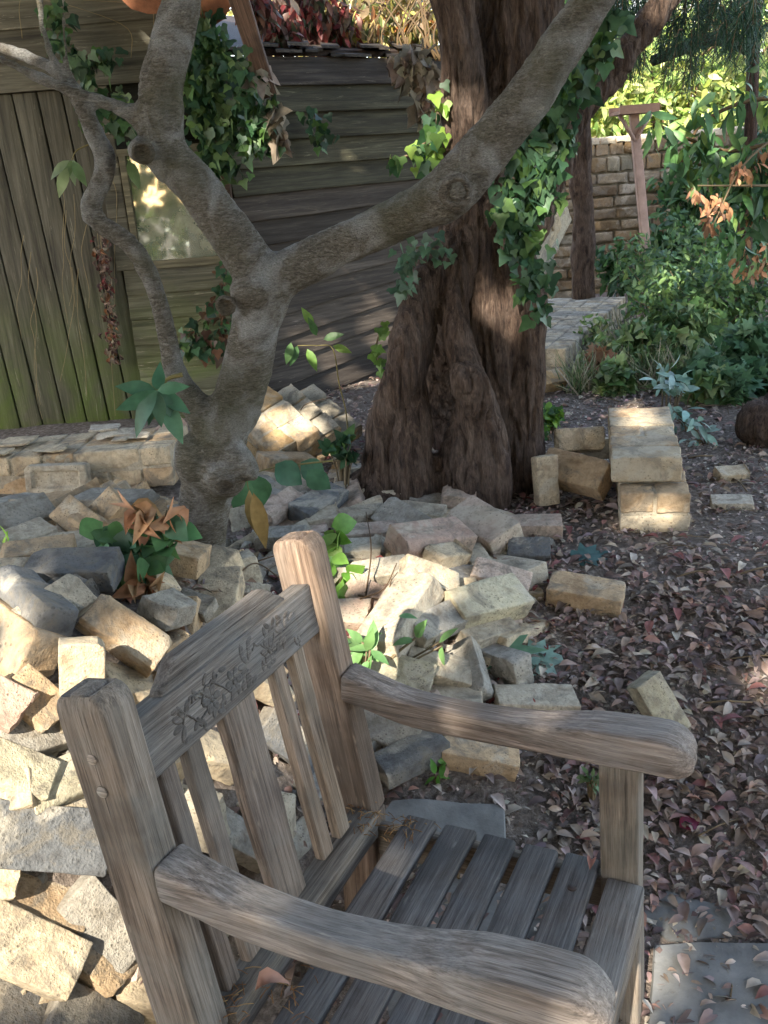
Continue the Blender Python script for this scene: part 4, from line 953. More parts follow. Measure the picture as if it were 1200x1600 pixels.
def stems(root, paths, r=.003, col=(1, 1, 1), name='stem', mat=None):
    if 1 < len(paths) <= 30:
        for p_ in paths: stems(root, [p_], r, col, name, mat)
        return
    ps = []
    for pts in paths:
        sp = [Vector(q[:3]) for q in smoothpath([tuple(p) for p in pts], 5)]; v, f = tube(sp, [r*(1-.5*i/len(sp)) for i in range(len(sp))], 5); ps.append((v, f, col))
    v, f, c = join(ps); return mkobj(name, mesh(name, v, f, c), mat or MSTEM, root)
# ivy on the shed
def ivy(label, strokes, Y, n, size=(.035, .065), pal=IVYC, spread=12, tm=T_IVY, extra=None):
    b = atY(strokes[0][0][0], strokes[0][0][1], Y); root = plant('ivy', b, label, 'ivy')
    P = np.concatenate([stroke(s, int(n*k), spread*k2, Y) for s, k, k2 in strokes_n(strokes)])
    hang('leaves', P, tm, size, pal, ML, root); stems(root, [[atY(x, y, Y+.05) for x, y in s] for s in strokes], .005)
    return root
def strokes_n(strokes):
    L = [sum(math.dist(a, b) for a, b in zip(s[:-1], s[1:])) for s in strokes]; t = sum(L); return [(s, l/t, 1.) for s, l in zip(strokes, L)]
ivy('ivy hanging down the shed corner beside the broken rafter', [[(315, 20), (322, 90), (330, 160), (330, 250), (350, 275)], [(300, 90), (310, 140), (318, 190)], [(345, 200), (380, 215), (400, 232)], [(330, 60), (350, 130), (345, 200)]], 4.58, 520, (.035, .075), IVYC+[(.10, .17, .06)], 17)
ivy('ivy clump on the dark boards under the hanging rafter', [[(372, 95), (385, 140), (395, 190), (400, 225)], [(395, 130), (415, 180), (405, 230)]], 4.5, 170, (.035, .07), IVYC, 12)
ivy('ivy trailing across the upper left boards of the shed', [[(85, 0), (88, 40), (100, 75), (120, 100), (145, 140), (150, 180)], [(110, 70), (150, 100), (165, 85)], [(150, 180), (185, 150), (195, 190)], [(160, 180), (200, 210)]], 4.62, 210, (.035, .065), IVYC+[(.12, .18, .08)], 11)
ivy('small ivy tuft in the middle of the dark side boards', [[(490, 175), (500, 200), (505, 225)]], 4.95, 32, (.04, .06), IVYC, 9)
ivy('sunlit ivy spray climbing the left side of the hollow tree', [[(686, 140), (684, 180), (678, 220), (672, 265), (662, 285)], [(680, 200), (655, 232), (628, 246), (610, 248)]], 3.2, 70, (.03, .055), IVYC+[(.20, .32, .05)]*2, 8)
ivy('dusty ivy patch on the left shoulder of the hollow tree', [[(630, 400), (660, 385), (695, 395)], [(640, 400), (632, 430), (628, 455)]], 3.1, 60, (.025, .045), [(.07, .13, .08), (.09, .15, .09)], 9)
ivy('dense ivy falling down the right side of the hollow tree', [[(930, 30), (905, 90), (880, 140), (850, 190), (835, 250), (830, 320)], [(960, 20), (930, 90), (890, 170), (860, 250), (850, 310)], [(840, 200), (810, 260), (802, 330), (812, 400)], [(830, 320), (820, 370), (835, 430), (838, 480)], [(800, 330), (805, 380)]], 3.02, 760, (.025, .056), IVYC+[(.06, .13, .07)], 15)
ivy('young ivy shoot on the low boards beside the hollow tree', [[(598, 510), (588, 540), (592, 570)]], 3.4, 18, (.03, .045), [(.14, .24, .05)], 7)
ivy('ivy tangle on the boards under the shed window', [[(350, 420), (352, 470), (345, 520), (340, 560)], [(340, 480), (300, 510), (290, 540), (310, 545)], [(300, 510), (330, 545)]], 4.66, 150, (.03, .06), IVYC+[(.09, .05, .03), (.14, .07, .04)], 11)
# dead creeper on the door
root = plant('dead_creeper', atY(165, 640, 4.72), 'dry brown creeper hanging on the green door boards', 'creeper')
pth = []
for i in range(12):
    x = random.uniform(0, 190); y = random.uniform(270, 420); pts = [(x, y)]
    for k in range(random.randint(3, 7)): x += random.uniform(-9, 12); y += random.uniform(20, 60); pts.append((x, min(y, 655)))
    pth.append([atY(a, b, 4.775) for a, b in pts])
pth += [[atY(x, y, 4.74) for x, y in ((155, 350), (162, 420), (170, 500), (175, 580), (180, 650))], [atY(x, y, 4.74) for x, y in ((225, 260), (240, 20), (200, 5), (130, 0))], [atY(x, y, 4.74) for x, y in ((35, 60), (30, 10), (40, -20))], [atY(x, y, 4.74) for x, y in ((205, 90), (200, 45), (130, 15), (70, 0))]]
stems(root, pth, .0018, (1.7, 1.75, 1.6))
P = stroke([(158, 375), (165, 430), (172, 500), (178, 560)], 190, 6, 4.73); hang('leaves', P, T_CURL, (.02, .04), DEADC+[(.25, .12, .06)], MDL, root)
# dead leaves hanging from the roof corner, debris above the side roof
root = plant('dead_vine', atY(650, 90, 4.9), 'withered grey-brown vine leaves drooping from the roof corner against the hollow tree', 'vine')
P = blobs([(655, 120, 26, 4.9, 60), (665, 165, 20, 4.9, 40), (640, 95, 22, 4.9, 40), (430, 180, 10, 4.5, 14), (440, 215, 10, 4.5, 12), (400, 120, 14, 4.5, 14)]); hang('leaves', P, T_IVY, (.05, .11), [(.20, .17, .13), (.30, .26, .20), (.14, .10, .07)], MDL, root)
stems(root, [[atY(660, 60, 4.95), atY(665, 120, 4.9), atY(655, 190, 4.88)], [atY(680, 70, 4.95), atY(640, 110, 4.9), atY(640, 150, 4.9)]], .006)
root = plant('red_creeper', atY(450, 60, 5.4), 'red and bronze creeper piled on the roof behind the dark side boards', 'creeper')
P = blobs([(430, 35, 40, 5.2, 260), (480, 10, 55, 5.6, 330), (400, 10, 30, 5.0, 120), (520, 45, 40, 5.6, 160)]); hang('leaves', P, T_OV, (.05, .10), [(.16, .03, .03), (.26, .06, .05), (.10, .05, .04), (.08, .10, .05), (.30, .14, .11), (.22, .17, .12), (.12, .09, .07)], ML, root, jit=1.5)
root = plant('vine', atY(600, 60, 5.9), 'tangle of yellow and tan autumn vine above the end of the shed roof', 'vine')
P = blobs([(560, 45, 45, 5.7, 230), (610, 20, 55, 5.9, 330), (655, 45, 38, 5.9, 200), (670, 0, 40, 6.1, 160), (590, -10, 60, 6.2, 200)]); hang('leaves', P, T_OV, (.04, .10), [(.38, .30, .12), (.45, .38, .22), (.28, .20, .12), (.5, .42, .1), (.16, .2, .06), (.4, .16, .06)], ML, root, jit=1.5)
pth = []
for i in range(40): x = random.uniform(400, 690); pth.append([atY(x, 95, 5.6), atY(x+random.uniform(-25, 25), 50, 5.6), atY(x+random.uniform(-70, 70), -20, 5.8)])
stems(root, pth, .007, (.7, .6, .5))
# hedge / trees far behind
def farbush(name, label, cs, pal, s, cat='shrub', mat=None, tm=T_OV):
    c = cs[0]; g = atY(c[0], c[1], c[3]); root = plant(name, (g.x, g.y, h(g.x, g.y)), label, cat)
    P = blobs(cs); n = len(P); leaves('crown', tm, P, rdir(n)+np.array([0, 0, -.4]), rdir(n)+np.array([0, -.7, .6]), rng.uniform(s[0], s[1], n), pick(pal, n, .35), mat or ML, root)
    stems(root, [[(g.x, g.y, h(g.x, g.y)-.1), (g.x+.1, g.y, g.z*.5), (p[0], p[1], p[2])] for p in P[rng.integers(0, n, 14)]], .02, (.8, .7, .6), 'trunk')
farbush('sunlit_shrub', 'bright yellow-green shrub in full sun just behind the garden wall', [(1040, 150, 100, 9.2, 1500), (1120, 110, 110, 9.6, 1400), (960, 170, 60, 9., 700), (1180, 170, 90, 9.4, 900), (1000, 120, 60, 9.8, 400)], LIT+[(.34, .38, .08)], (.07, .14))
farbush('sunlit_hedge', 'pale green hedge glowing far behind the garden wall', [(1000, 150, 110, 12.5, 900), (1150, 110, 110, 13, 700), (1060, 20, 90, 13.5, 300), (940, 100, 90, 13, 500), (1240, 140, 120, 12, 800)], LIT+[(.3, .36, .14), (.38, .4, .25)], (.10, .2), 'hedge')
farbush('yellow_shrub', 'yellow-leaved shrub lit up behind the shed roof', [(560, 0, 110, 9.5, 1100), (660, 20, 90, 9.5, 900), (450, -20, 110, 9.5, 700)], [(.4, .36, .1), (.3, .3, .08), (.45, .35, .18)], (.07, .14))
farbush('dark_tree', 'dark green tree mass left of the bird table behind the wall', [(900, 40, 60, 10.5, 800), (1190, -30, 60, 8.5, 250)], GREEN, (.08, .15), 'tree')
# pale house far off
ps = [(sweepbox((6.5, 24, -.2), (17, 30, 6)), BOXF, (.62, .68, .72))]; v, f, c = join(ps); hs = empty('pale_house', (9, 24, 0)); tag(hs, 'pale blue-grey house glimpsed through leaves at the top right', 'house')
MPL = m_plain('render', (.9, .9, .9), .8, .06); mkobj('wall', mesh('wall', v, f, c, False), MPL, hs)
V = [Vector(q) for q in ((6.1, 23.6, 6), (17.4, 23.6, 6), (17.4, 30.4, 6), (6.1, 30.4, 6), (6.1, 27, 8.6), (17.4, 27, 8.6))]; mkobj('roof', mesh('roof', V, [(0, 1, 5, 4), (2, 3, 4, 5), (0, 4, 3), (1, 2, 5), (3, 2, 1, 0)], (.3, .25, .24), False), MPL, hs)
for x in (8.2, 11., 13.8): mkobj('window', mesh('window', sweepbox((x, 23.95, 1.2), (x+1.1, 24.02, 2.8)), BOXF, (.25, .32, .38), False), MPL, hs)
farbush('added_hedge', 'tall dark hedge added unseen behind the viewer', [(600, 300, 10, -7, 0)], GREEN, (.1, .2), 'hedge') if False else None
# fence-like hedge closing the view on the far left/right
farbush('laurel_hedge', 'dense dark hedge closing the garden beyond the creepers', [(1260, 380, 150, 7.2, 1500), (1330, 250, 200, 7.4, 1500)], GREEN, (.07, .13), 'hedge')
# conifer with drooping sprays top right
root = plant('conifer', (2.4, 6.2, 0), 'cypress with drooping dark feathery sprays hanging in from the top right', 'conifer')
P = []; Yd = []; pth = []
for i in range(150):
    x = random.uniform(880, 1210); y0 = random.uniform(-90, 50)-max(0, (960-x))*.2; Yy = random.uniform(4.6, 5.6); L = random.uniform(50, 120)*(1. if x < 1120 else .7); sx = random.uniform(-35, 15)
    a = np.array(atY(x, y0, Yy)); b = np.array(atY(x+sx, y0+L, Yy)); mid = (a+b)/2+np.array([0, 0, .06]); pth.append([a, mid, b])
    for k in range(60):
        q = random.random(); p = (1-q)**2*a+2*q*(1-q)*mid+q*q*b; P.append(p); Yd.append((b-a)/np.linalg.norm(b-a)*.9+rng.normal(size=3)*.55)
n = len(P); leaves('sprays', T_NEED, P, Yd, rdir(n), rng.uniform(.05, .12, n), pick([(.02, .055, .03), (.03, .075, .04), (.05, .10, .05)], n, .3), ML, root)
stems(root, pth, .004); stems(root, [[(2.4, 6.2, -.1), (2.35, 6.1, 1.5), (2.2, 5.9, 3.2)], [(2.3, 6., 2.4), atY(1050, -60, 5.2), atY(930, -10, 5.0)], [(2.35, 6.1, 1.6), atY(1120, 60, 5.6), atY(1020, 95, 5.4)]], .05, (.6, .5, .45), 'trunk', BARK2)
# bare branches right, leafy branches hanging right
root = plant('leafy_branch', atY(1200, 240, 4.6), 'drooping branch of long pale green leaves at the right edge above the weeds', 'shrub')
br = [[(1290, 200), (1200, 225), (1130, 235), (1060, 210), (1020, 190)], [(1290, 300), (1190, 270), (1110, 260), (1060, 250)], [(1250, 150), (1160, 160), (1090, 200), (1080, 260)], [(1230, 240), (1170, 310), (1150, 380)], [(1260, 220), (1195, 250), (1185, 330)]]
stems(root, [[atY(x, y, 4.6+.05*i) for x, y in b] for i, b in enumerate(br)], .012, (.7, .6, .5)); P = np.concatenate([stroke(b, 75, 17, 4.55) for b in br]); hang('leaves', P, T_OVN, (.07, .14), [(.06, .14, .05), (.09, .19, .06), (.16, .26, .06), (.05, .11, .05)], ML, root, down=1.1)
root = plant('withered_branch', atY(1120, 320, 4.4), 'cluster of dry orange-brown leaves hanging among the green on the right', 'shrub')
P = blobs([(1118, 320, 24, 4.4, 46), (1155, 270, 18, 4.4, 22), (1110, 350, 16, 4.4, 22), (1190, 250, 26, 4.5, 26), (1085, 300, 12, 4.4, 10), (1175, 400, 40, 4.6, 60), (1195, 330, 30, 4.6, 40)]); hang('leaves', P, T_OV, (.03, .065), [(.50, .26, .14), (.42, .22, .12), (.30, .16, .09), (.22, .13, .08)], MDL, root)
stems(root, [[atY(1230, 200, 4.5), atY(1160, 260, 4.4), atY(1115, 350, 4.4)], [atY(1200, 290, 4.4), atY(1090, 290, 4.4)]], .006)
# undergrowth right
def bush(label, cs, pal, s, tm, name='weeds', mat=None, down=.2, fac=(0, -.6, 1.), jit=.9, cat='plant'):
    c = cs[0]; g = atY(c[0], c[1], c[3]); root = plant(name, (g.x, g.y, h(g.x, g.y)), label, cat); P = blobs(cs); P[:, 2] = np.maximum(P[:, 2], [h(a, b_)+.02 for a, b_ in P[:, :2]]); n = len(P)
    leaves('leaves', tm, P, rng.normal(size=(n, 3))*.8+np.array([0, -.5, -down]), rng.normal(size=(n, 3))*jit+np.array(fac), rng.uniform(s[0], s[1], n), pick(pal, n, .3), mat or ML, root)
    stems(root, [[(g.x+(p[0]-g.x)*.4, p[1], h(g.x, g.y)-.02), ((g.x+p[0])/2, p[1], (p[2]+h(p[0], p[1]))*.5), p] for p in P[rng.integers(0, n, 22)]], .004); return root
bush('mass of small-leaved green creeper over the bank right of the pale slab', [(1080, 420, 75, 5.6, 900), (1030, 470, 60, 5.3, 600), (1120, 470, 70, 5.3, 800), (1000, 410, 40, 6.0, 260), (1180, 470, 70, 5.3, 700)], [(.11, .19, .06), (.17, .27, .09), (.09, .17, .08)], (.035, .07), T_OV, 'creeper')
bush('large-lobed green creeper leaves low at the right edge above the stump', [(1160, 560, 50, 4.6, 190), (1110, 590, 40, 4.4, 130), (1190, 540, 40, 4.5, 130), (1140, 610, 30, 4.2, 70), (1180, 600, 40, 4.3, 90)], [(.07, .15, .07), (.11, .20, .10), (.06, .13, .06)], (.05, .10), T_MAP, 'creeper')
bush('leafy green weeds spilling down the bank behind the stepped block', [(1000, 540, 40, 4.85, 260), (1060, 560, 45, 4.7, 300), (1110, 610, 36, 4.2, 150), (960, 590, 30, 4.5, 120), (1080, 520, 50, 5.0, 300)], [(.10, .18, .06), (.16, .24, .08), (.08, .15, .06), (.24, .30, .13)], (.04, .08), T_IVY, 'weeds')
bush('low green weeds in front of the pale slab', [(950, 560, 45, 4.9, 240), (1010, 580, 45, 4.7, 300), (930, 520, 30, 5.2, 120), (1060, 600, 40, 4.5, 220), (960, 610, 30, 4.5, 110)], [(.10, .18, .06), (.17, .24, .08), (.24, .27, .12)], (.03, .07), T_OV)
bush('leafy creeper draped over the garden wall right of the bird table', [(1080, 300, 60, 6.9, 500), (1150, 320, 70, 6.7, 600), (1200, 240, 60, 6.8, 400), (1050, 370, 40, 6.6, 220)], GREEN+[(.06, .12, .05)], (.05, .10), T_OV, 'creeper', fac=(0, -1, .4))
bush('dark leafy weeds at the foot of the garden wall', [(960, 410, 35, 6.6, 240), (1060, 400, 40, 6.6, 240), (1140, 380, 50, 6.4, 300), (980, 445, 25, 6.4, 120)], GREEN, (.05, .10), T_OV)
bush('wilted pale blue-green vine leaves on the ground behind the stepped block', [(1050, 600, 26, 4.1, 26), (1065, 650, 22, 3.8, 22), (1040, 585, 20, 4.2, 14), (1085, 670, 22, 3.6, 14)], [(.26, .40, .33), (.34, .46, .40), (.18, .30, .24)], (.05, .09), T_OV, 'wilted_vine', fac=(0, -.7, 1), jit=.8, down=.3)
bush('withered brown fern-like leaves before the pale slab', [(935, 560, 16, 4.7, 26)], [(.32, .15, .07), (.22, .12, .07)], (.06, .1), T_MAP, 'withered_weeds', MDL)
bush('small bright green weed at the right foot of the hollow tree', [(862, 650, 16, 3.9, 34), (845, 672, 14, 3.8, 24), (830, 640, 14, 3.9, 20)], [(.12, .24, .04), (.22, .36, .05), (.06, .13, .04)], (.035, .06), T_IVY, 'weed')
# grass
def grass(name, cs, label, pal, s):
    P = blobs(cs); P[:, 2] = [h(a, b_)+.0 for a, b_ in P[:, :2]]; n = len(P)
    return tag(leaves(name, T_BLADE, P, rng.normal(size=(n, 3))*.6+np.array([0, -.15, .9]), rng.normal(size=(n, 3))+np.array([0, -1, .3]), rng.uniform(s[0], s[1], n), pick(pal, n, .3), ML), label, 'grass', kind='stuff')
grass('grass', [(980, 560, 60, 4.9, 500), (1040, 590, 60, 4.6, 500), (1010, 500, 60, 5.4, 400), (920, 590, 40, 4.6, 200)], 'long dry and green grass blades tangled on the bank', [(.20, .22, .10), (.32, .30, .18), (.10, .16, .06), (.42, .38, .27)], (.10, .26))
# the sprigs near the grey tree
def sprig(label, stemp, lf, s, pal, Y, tm=T_OV, r=.003, name='seedling', mat=None, fac=(0, -1, .4), down=1.):
    root = plant(name, atY(stemp[0][0], stemp[0][1], Y), label, 'plant'); stems(root, [[atY(x, y, Y) for x, y in stemp]], r, (1, 1.1, .7))
    P = np.array([atY(x, y, Y+random.uniform(-.03, .03)) for x, y, *_ in lf]); n = len(P); Yd = np.array([(l[2] if len(l) > 2 else 0, -.2, l[3] if len(l) > 3 else -down) for l in lf])
    leaves('leaves', tm, P, Yd+rng.normal(size=(n, 3))*.1, rng.normal(size=(n, 3))*.25+np.array(fac), rng.uniform(s[0], s[1], n), pick(pal, n, .15), mat or ML, root); return root
sprig('slender sapling with a few veined leaves before the dark boards', [(545, 690), (540, 640), (530, 600), (520, 545), (495, 540), (465, 540)], [(465, 540, -.6), (480, 545, .2), (495, 525, -.1, .6), (505, 530, .8, .3), (490, 510, -.5, .8), (520, 540, .8, -.3), (455, 535, -.4, -1)], (.07, .10), [(.15, .26, .05), (.09, .17, .06)], 3.55)
sprig('rosette of glossy oval leaves on the low twig of the grey tree', [(285, 585), (262, 592), (245, 610)], [(245, 610, a, b) for a, b in ((-.9, -.4), (-.7, -.9), (-.3, -1), (.1, -1), (.5, -.9), (.9, -.6), (.9, 0), (-.8, .2), (.3, .5))]+[(235, 625, -.5, -1), (255, 625, .3, -1)], (.075, .11), [(.05, .13, .07), (.07, .16, .09)], 2.15, T_OV, .006, 'leaf_rosette')
sprig('droopy pale leaf cluster on a twig left of the bent branch', [(140, 225), (120, 235), (112, 250)], [(112, 250, -.5, -1), (112, 250, 0, -1), (114, 250, .4, -1), (108, 250, -.9, -.7), (200, 250, .3, -1), (105, 262, -.6, -1)], (.05, .075), [(.20, .26, .12), (.14, .2, .08)], 2.3, T_OV, .002, 'leaf_cluster')
sprig('broad heart-shaped leaves and one dry leaf right of the grey tree', [(520, 720), (470, 725), (430, 730), (395, 740)], [(400, 742, .35, -.9), (430, 725, .9, -.6), (470, 722, .9, -.9), (388, 748, -.5, -.7), (480, 735, .6, -.9)], (.085, .11), [(.08, .17, .07), (.14, .25, .06), (.06, .14, .08)], 2.6, T_BRD, .003, 'vine')
sprig('crumpled dry golden leaf dangling beside the grey tree', [(385, 745), (388, 765)], [(388, 765, .15, -1), (396, 770, .1, -1)], (.14, .17), [(.42, .26, .09), (.36, .22, .08)], 2.5, T_OVN, .002, 'dead_leaf', MDL)
YP = G(225, 900).y-.05
P4 = [(180, 820), (215, 850), (250, 820), (205, 890), (240, 880), (260, 800)]
bush('leafy young plant with broad green leaves at the left foot of the grey tree', [(190, 830, 36, YP, 20), (232, 855, 36, YP, 20), (215, 890, 32, YP-.04, 16), (252, 825, 26, YP, 10), (175, 850, 22, YP, 8)], [(.07, .16, .06), (.10, .21, .07), (.06, .14, .07)], (.04, .075), T_BRD, 'young_plant', fac=(0, -1, .6), jit=.5, down=.9)
bush('dry orange leaves caught in the young plant at the left foot of the grey tree', [(215, 802, 24, YP, 9), (228, 925, 22, YP-.06, 14), (258, 798, 18, YP, 5)], [(.50, .26, .14), (.40, .24, .13)], (.04, .08), T_CURL, 'dead_leaves', MDL, cat='leaves')
bush('puckered bright green sprout behind the far post of the chair', [(522, 830, 10, 2.5, 5), (524, 855, 12, 2.45, 6), (535, 905, 14, 2.35, 10), (515, 870, 10, 2.4, 5), (538, 940, 10, 2.3, 5)], [(.12, .26, .04), (.18, .32, .06)], (.045, .08), T_BRD, 'sprout', fac=(0, -1, .5), jit=.5, down=.9)
bush('pale green leaves among the bricks behind the far armrest', [(560, 1005, 16, 2.0, 9), (575, 1025, 14, 1.95, 7), (655, 1000, 10, 2.0, 3), (690, 1005, 8, 2.0, 2)], [(.20, .36, .12), (.14, .28, .10)], (.045, .075), T_OV, 'sprout', fac=(0, -.4, 1), jit=.3)
bush('bright lime leaf tip at the left edge of the picture', [(10, 862, 12, 2.05, 6)], [(.30, .50, .05)], (.05, .07), T_OVN, 'sprout')
bush('ivy sprig between toppled lump and hollow tree', [(530, 690, 14, 3.2, 10), (545, 715, 14, 3.15, 10), (520, 700, 10, 3.2, 5)], IVYC, (.04, .065), T_IVY, 'ivy')
bush('tiny green weed beside the dark blue brick under the far armrest', [(685, 1235, 8, 1.75, 5), (700, 1225, 6, 1.78, 4)], [(.10, .24, .04)], (.03, .045), T_OV, 'weed')
bush('fine-leaved weed under the front end of the far armrest', [(925, 1215, 14, 1.72, 26)], [(.12, .18, .08)], (.015, .03), T_OV, 'weed')
def lone(name, x, y, s, col, label, tm=T_MAP, yaw=0., off=.012, mat=None, P=None, tilt=.1):
    p = P if P is not None else G(x, y, off)
    o = leaves(name, tm, [p], [(math.cos(yaw), math.sin(yaw), tilt)], [(0, -.25, 1)], [s], [col], mat or ML); return tag(o, label, 'leaf')
lone('fallen_leaf', 765, 1022, .14, (.15, .28, .16), 'big wilted green lobed leaf on the litter above the far armrest', yaw=-.1, off=.02)
lone('fallen_leaf', 865, 1040, .10, (.36, .50, .42), 'pale blue-green underside-up lobed leaf beside the big wilted one', yaw=2.6, off=.02)
lone('fallen_leaf', 830, 1025, .09, (.30, .45, .36), 'middle one of three wilted leaves above the far armrest', yaw=.4, off=.022)
lone('fallen_leaf', 905, 872, .10, (.07, .15, .14), 'dark blue-green lobed leaf on the litter below the stepped block', yaw=.2)
lone('fallen_leaf', 836, 1100, .035, (.35, .08, .06), 'small dark red leaf lying on the whitish brick', T_OV, yaw=1.9, off=.066)
lone('fallen_leaf', 1062, 1292, .05, (.20, .03, .06), 'crimson rounded leaf on the litter right of the front leg', T_BRD, yaw=.3, off=.015)
lone('fallen_leaf', 622, 965, .05, (.16, .34, .14), 'smooth oval green leaf on the broad sunlit brick', T_OV, yaw=-.5, P=G(622, 962, .155))
lone('fallen_leaf', 1160, 1415, .045, (.60, .50, .40), 'cream upturned leaf near the right edge', T_BRD, yaw=.9, off=.015)
lone('dry_leaf', 0, 0, .05, (.42, .24, .18), 'curled pinkish-brown leaf on the seat under the near armrest', T_CURL, yaw=.2, P=cpt(.02, .10, .032), mat=MDL)
lone('dry_leaf', 0, 0, .03, (.40, .20, .16), 'reddish crumb of leaf at the end of the front seat slat', T_CURL, yaw=1.2, P=cpt(.40, .53, .018), mat=MDL)
lone('fallen_leaf', 0, 0, .05, (.60, .22, .10), 'orange and green leaf on the seat showing under the front of the near armrest', T_BRD, yaw=.6, P=cpt(.30, .075, .016), tilt=.3)
# dry twiglets and needles on the seat
ps = []
for i in range(120):
    wv, u = random.choice(((-.01, .53), (.06, .52), (.0, .09), (.05, .13), (.1, .08), (.07, .55), (-.0, .5)))
    p = cpt(wv+random.gauss(0, .022), min(.56, u+random.gauss(0, .022)), .028 if wv < .03 else .009); d = Vector(rdir(1)[0]); d.z *= .2; v, f = tube([p-d*.012, p+Vector((0, 0, .002)), p+d*.012], .0007, 4); ps.append((v, f, random.choice(((1.6, 1.1, .7), (1.1, .7, .5), (2., 1.6, 1.1)))))
v, f, c = join(ps); tag(mkobj('plant_debris', mesh('plant_debris', v, f, c), MSTEM), 'dry needles and bud scales caught on the seat corners', 'debris', kind='stuff')
# leaf litter
def litter():
    P = []; Nn = []
    while len(P) < 34000:
        x = random.uniform(-.5, 3.2); y = random.uniform(.9, 6.2)
        z = h(x, y); q = noise.noise(Vector((x*1.3, y*1.3, 7)))
        d = 1.
        if x < .3: d = .35
        if y > 2.6 and x > .3: d *= .45
        if y > 3.6: d *= .5
        if x > .9 and y > 2.3 and y < 4: d *= .55
        if y < 2.4: d *= 1.15
        if random.random() > d*(.75+.6*q): continue
        P.append((x, y, z+random.uniform(.002, .018)))
    n = len(P); a = rng.uniform(0, 6.28, n); Yd = np.stack([np.cos(a), np.sin(a), rng.normal(size=n)*.2], 1); Nr = rng.normal(size=(n, 3))*.3+np.array([0, 0, 1])
    s = .012+.040*rng.random(n)**1.7
    pal = [(.30, .22, .18), (.42, .33, .27), (.23, .165, .14), (.44, .36, .30), (.27, .16, .14), (.52, .44, .37), (.15, .105, .095), (.40, .24, .18), (.24, .18, .18)]
    o = leaves('leaf_litter', T_DRY, P, Yd, Nr, s, pick(pal, n, .3, [.24, .16, .22, .09, .05, .03, .14, .04, .03]), MDL); tag(o, 'carpet of small brown and wine-red fallen leaves', 'leaf litter', kind='stuff')
    P = []
    for i in range(1300):
        x = random.uniform(380, 860); y = random.uniform(690, 1130); p = G(x, y, .0); P.append((p.x, p.y, p.z+random.uniform(.003, .02)))
    n = len(P); a = rng.uniform(0, 6.28, n); o = leaves('leaf_litter', T_DRY, P, np.stack([np.cos(a), np.sin(a), rng.normal(size=n)*.3], 1), rng.normal(size=(n, 3))*.4+np.array([0, 0, 1]), rng.uniform(.02, .04, n), pick([(.13, .05, .05), (.18, .11, .09), (.09, .05, .045), (.25, .07, .07)], n, .3), MDL)
    tag(o, 'dark red fallen leaves between the bricks of the middle heap', 'leaf litter', kind='stuff')
litter()
def big_litter():
    n = 320; P = []
    for i in range(n):
        x = random.uniform(.15, 1.6); y = random.uniform(1.0, 3.2); P.append((x, y, h(x, y)+random.uniform(.012, .024)))
    a = rng.uniform(0, 6.28, n); o = leaves('leaf_litter', T_DRY, P, np.stack([np.cos(a), np.sin(a), rng.normal(size=n)*.1], 1), rng.normal(size=(n, 3))*.22+np.array([0, 0, 1]), rng.uniform(.035, .06, n), pick([(.30, .21, .16), (.40, .31, .25), (.20, .13, .11), (.44, .36, .29), (.26, .11, .10)], n, .3), MDL)
    tag(o, 'larger curled dry leaves on top of the leaf carpet', 'leaf litter', kind='stuff')
big_litter()
def fragments():
    P = []
    while len(P) < 16000:
        x = random.uniform(-.2, 2.6); y = random.uniform(.9, 4.6)
        if noise.noise(Vector((x*2.1, y*2.1, 4))) < random.uniform(-.5, .25): continue
        P.append((x, y, h(x, y)+random.uniform(.002, .014)))
    n = len(P); a = rng.uniform(0, 6.28, n); o = leaves('leaf_crumbs', T_CLUMP, P, np.stack([np.cos(a), np.sin(a), rng.normal(size=n)*.2], 1), rng.normal(size=(n, 3))*.4+np.array([0, 0, 1]), rng.uniform(.005, .018, n), pick([(.30, .22, .17), (.42, .33, .27), (.18, .13, .10), (.50, .43, .36), (.10, .07, .06)], n, .3), MDL)
    tag(o, 'broken crumbs of dry brown leaf and bark trodden into the soil', 'leaf litter', kind='stuff')
fragments()
for i in range(26):
    pass
ps = []
for i in range(150):
    x = random.uniform(-.1, 2.6); y = random.uniform(1.2, 4.4); L = random.uniform(.03, .16); a = random.uniform(0, 6.28); p = Vector((x, y, h(x, y)+.014)); d = Vector((math.cos(a), math.sin(a), .03)); v, f = tube([p-d*L/2, p+Vector((random.uniform(-.006, .006), 0, .006)), p+d*L/2], random.uniform(.0012, .0035), 5); t = random.uniform(.4, 1.3); ps.append((v, f, (t, t*.95, t*.95)))
v, f, c = join(ps); tag(mkobj('twigs', mesh('twigs', v, f, c), MSTEM), 'thin dry twigs lying in the leaf litter', 'twigs', kind='stuff')
# thin dead stems over the rubble
root = plant('wiry_weed', G(600, 900), 'thin wiry dead stems curling over the rubble right of the chair post', 'stems')
stems(root, [[G(540, 950, .02), G(565, 935, .06), G(600, 920, .1), G(620, 880, .14)], [G(570, 940, .03), G(580, 860, .12), G(572, 800, .16)], [G(560, 930, .04), G(600, 935, .08), G(612, 905, .12)], [G(380, 885, .05), G(430, 868, .12), G(470, 860, .12)], [G(500, 700, .05), G(470, 640, .2), G(520, 620, .25)], [G(370, 900, .1), G(400, 880, .12), G(440, 905, .1)]], .0025, (.5, .4, .35))
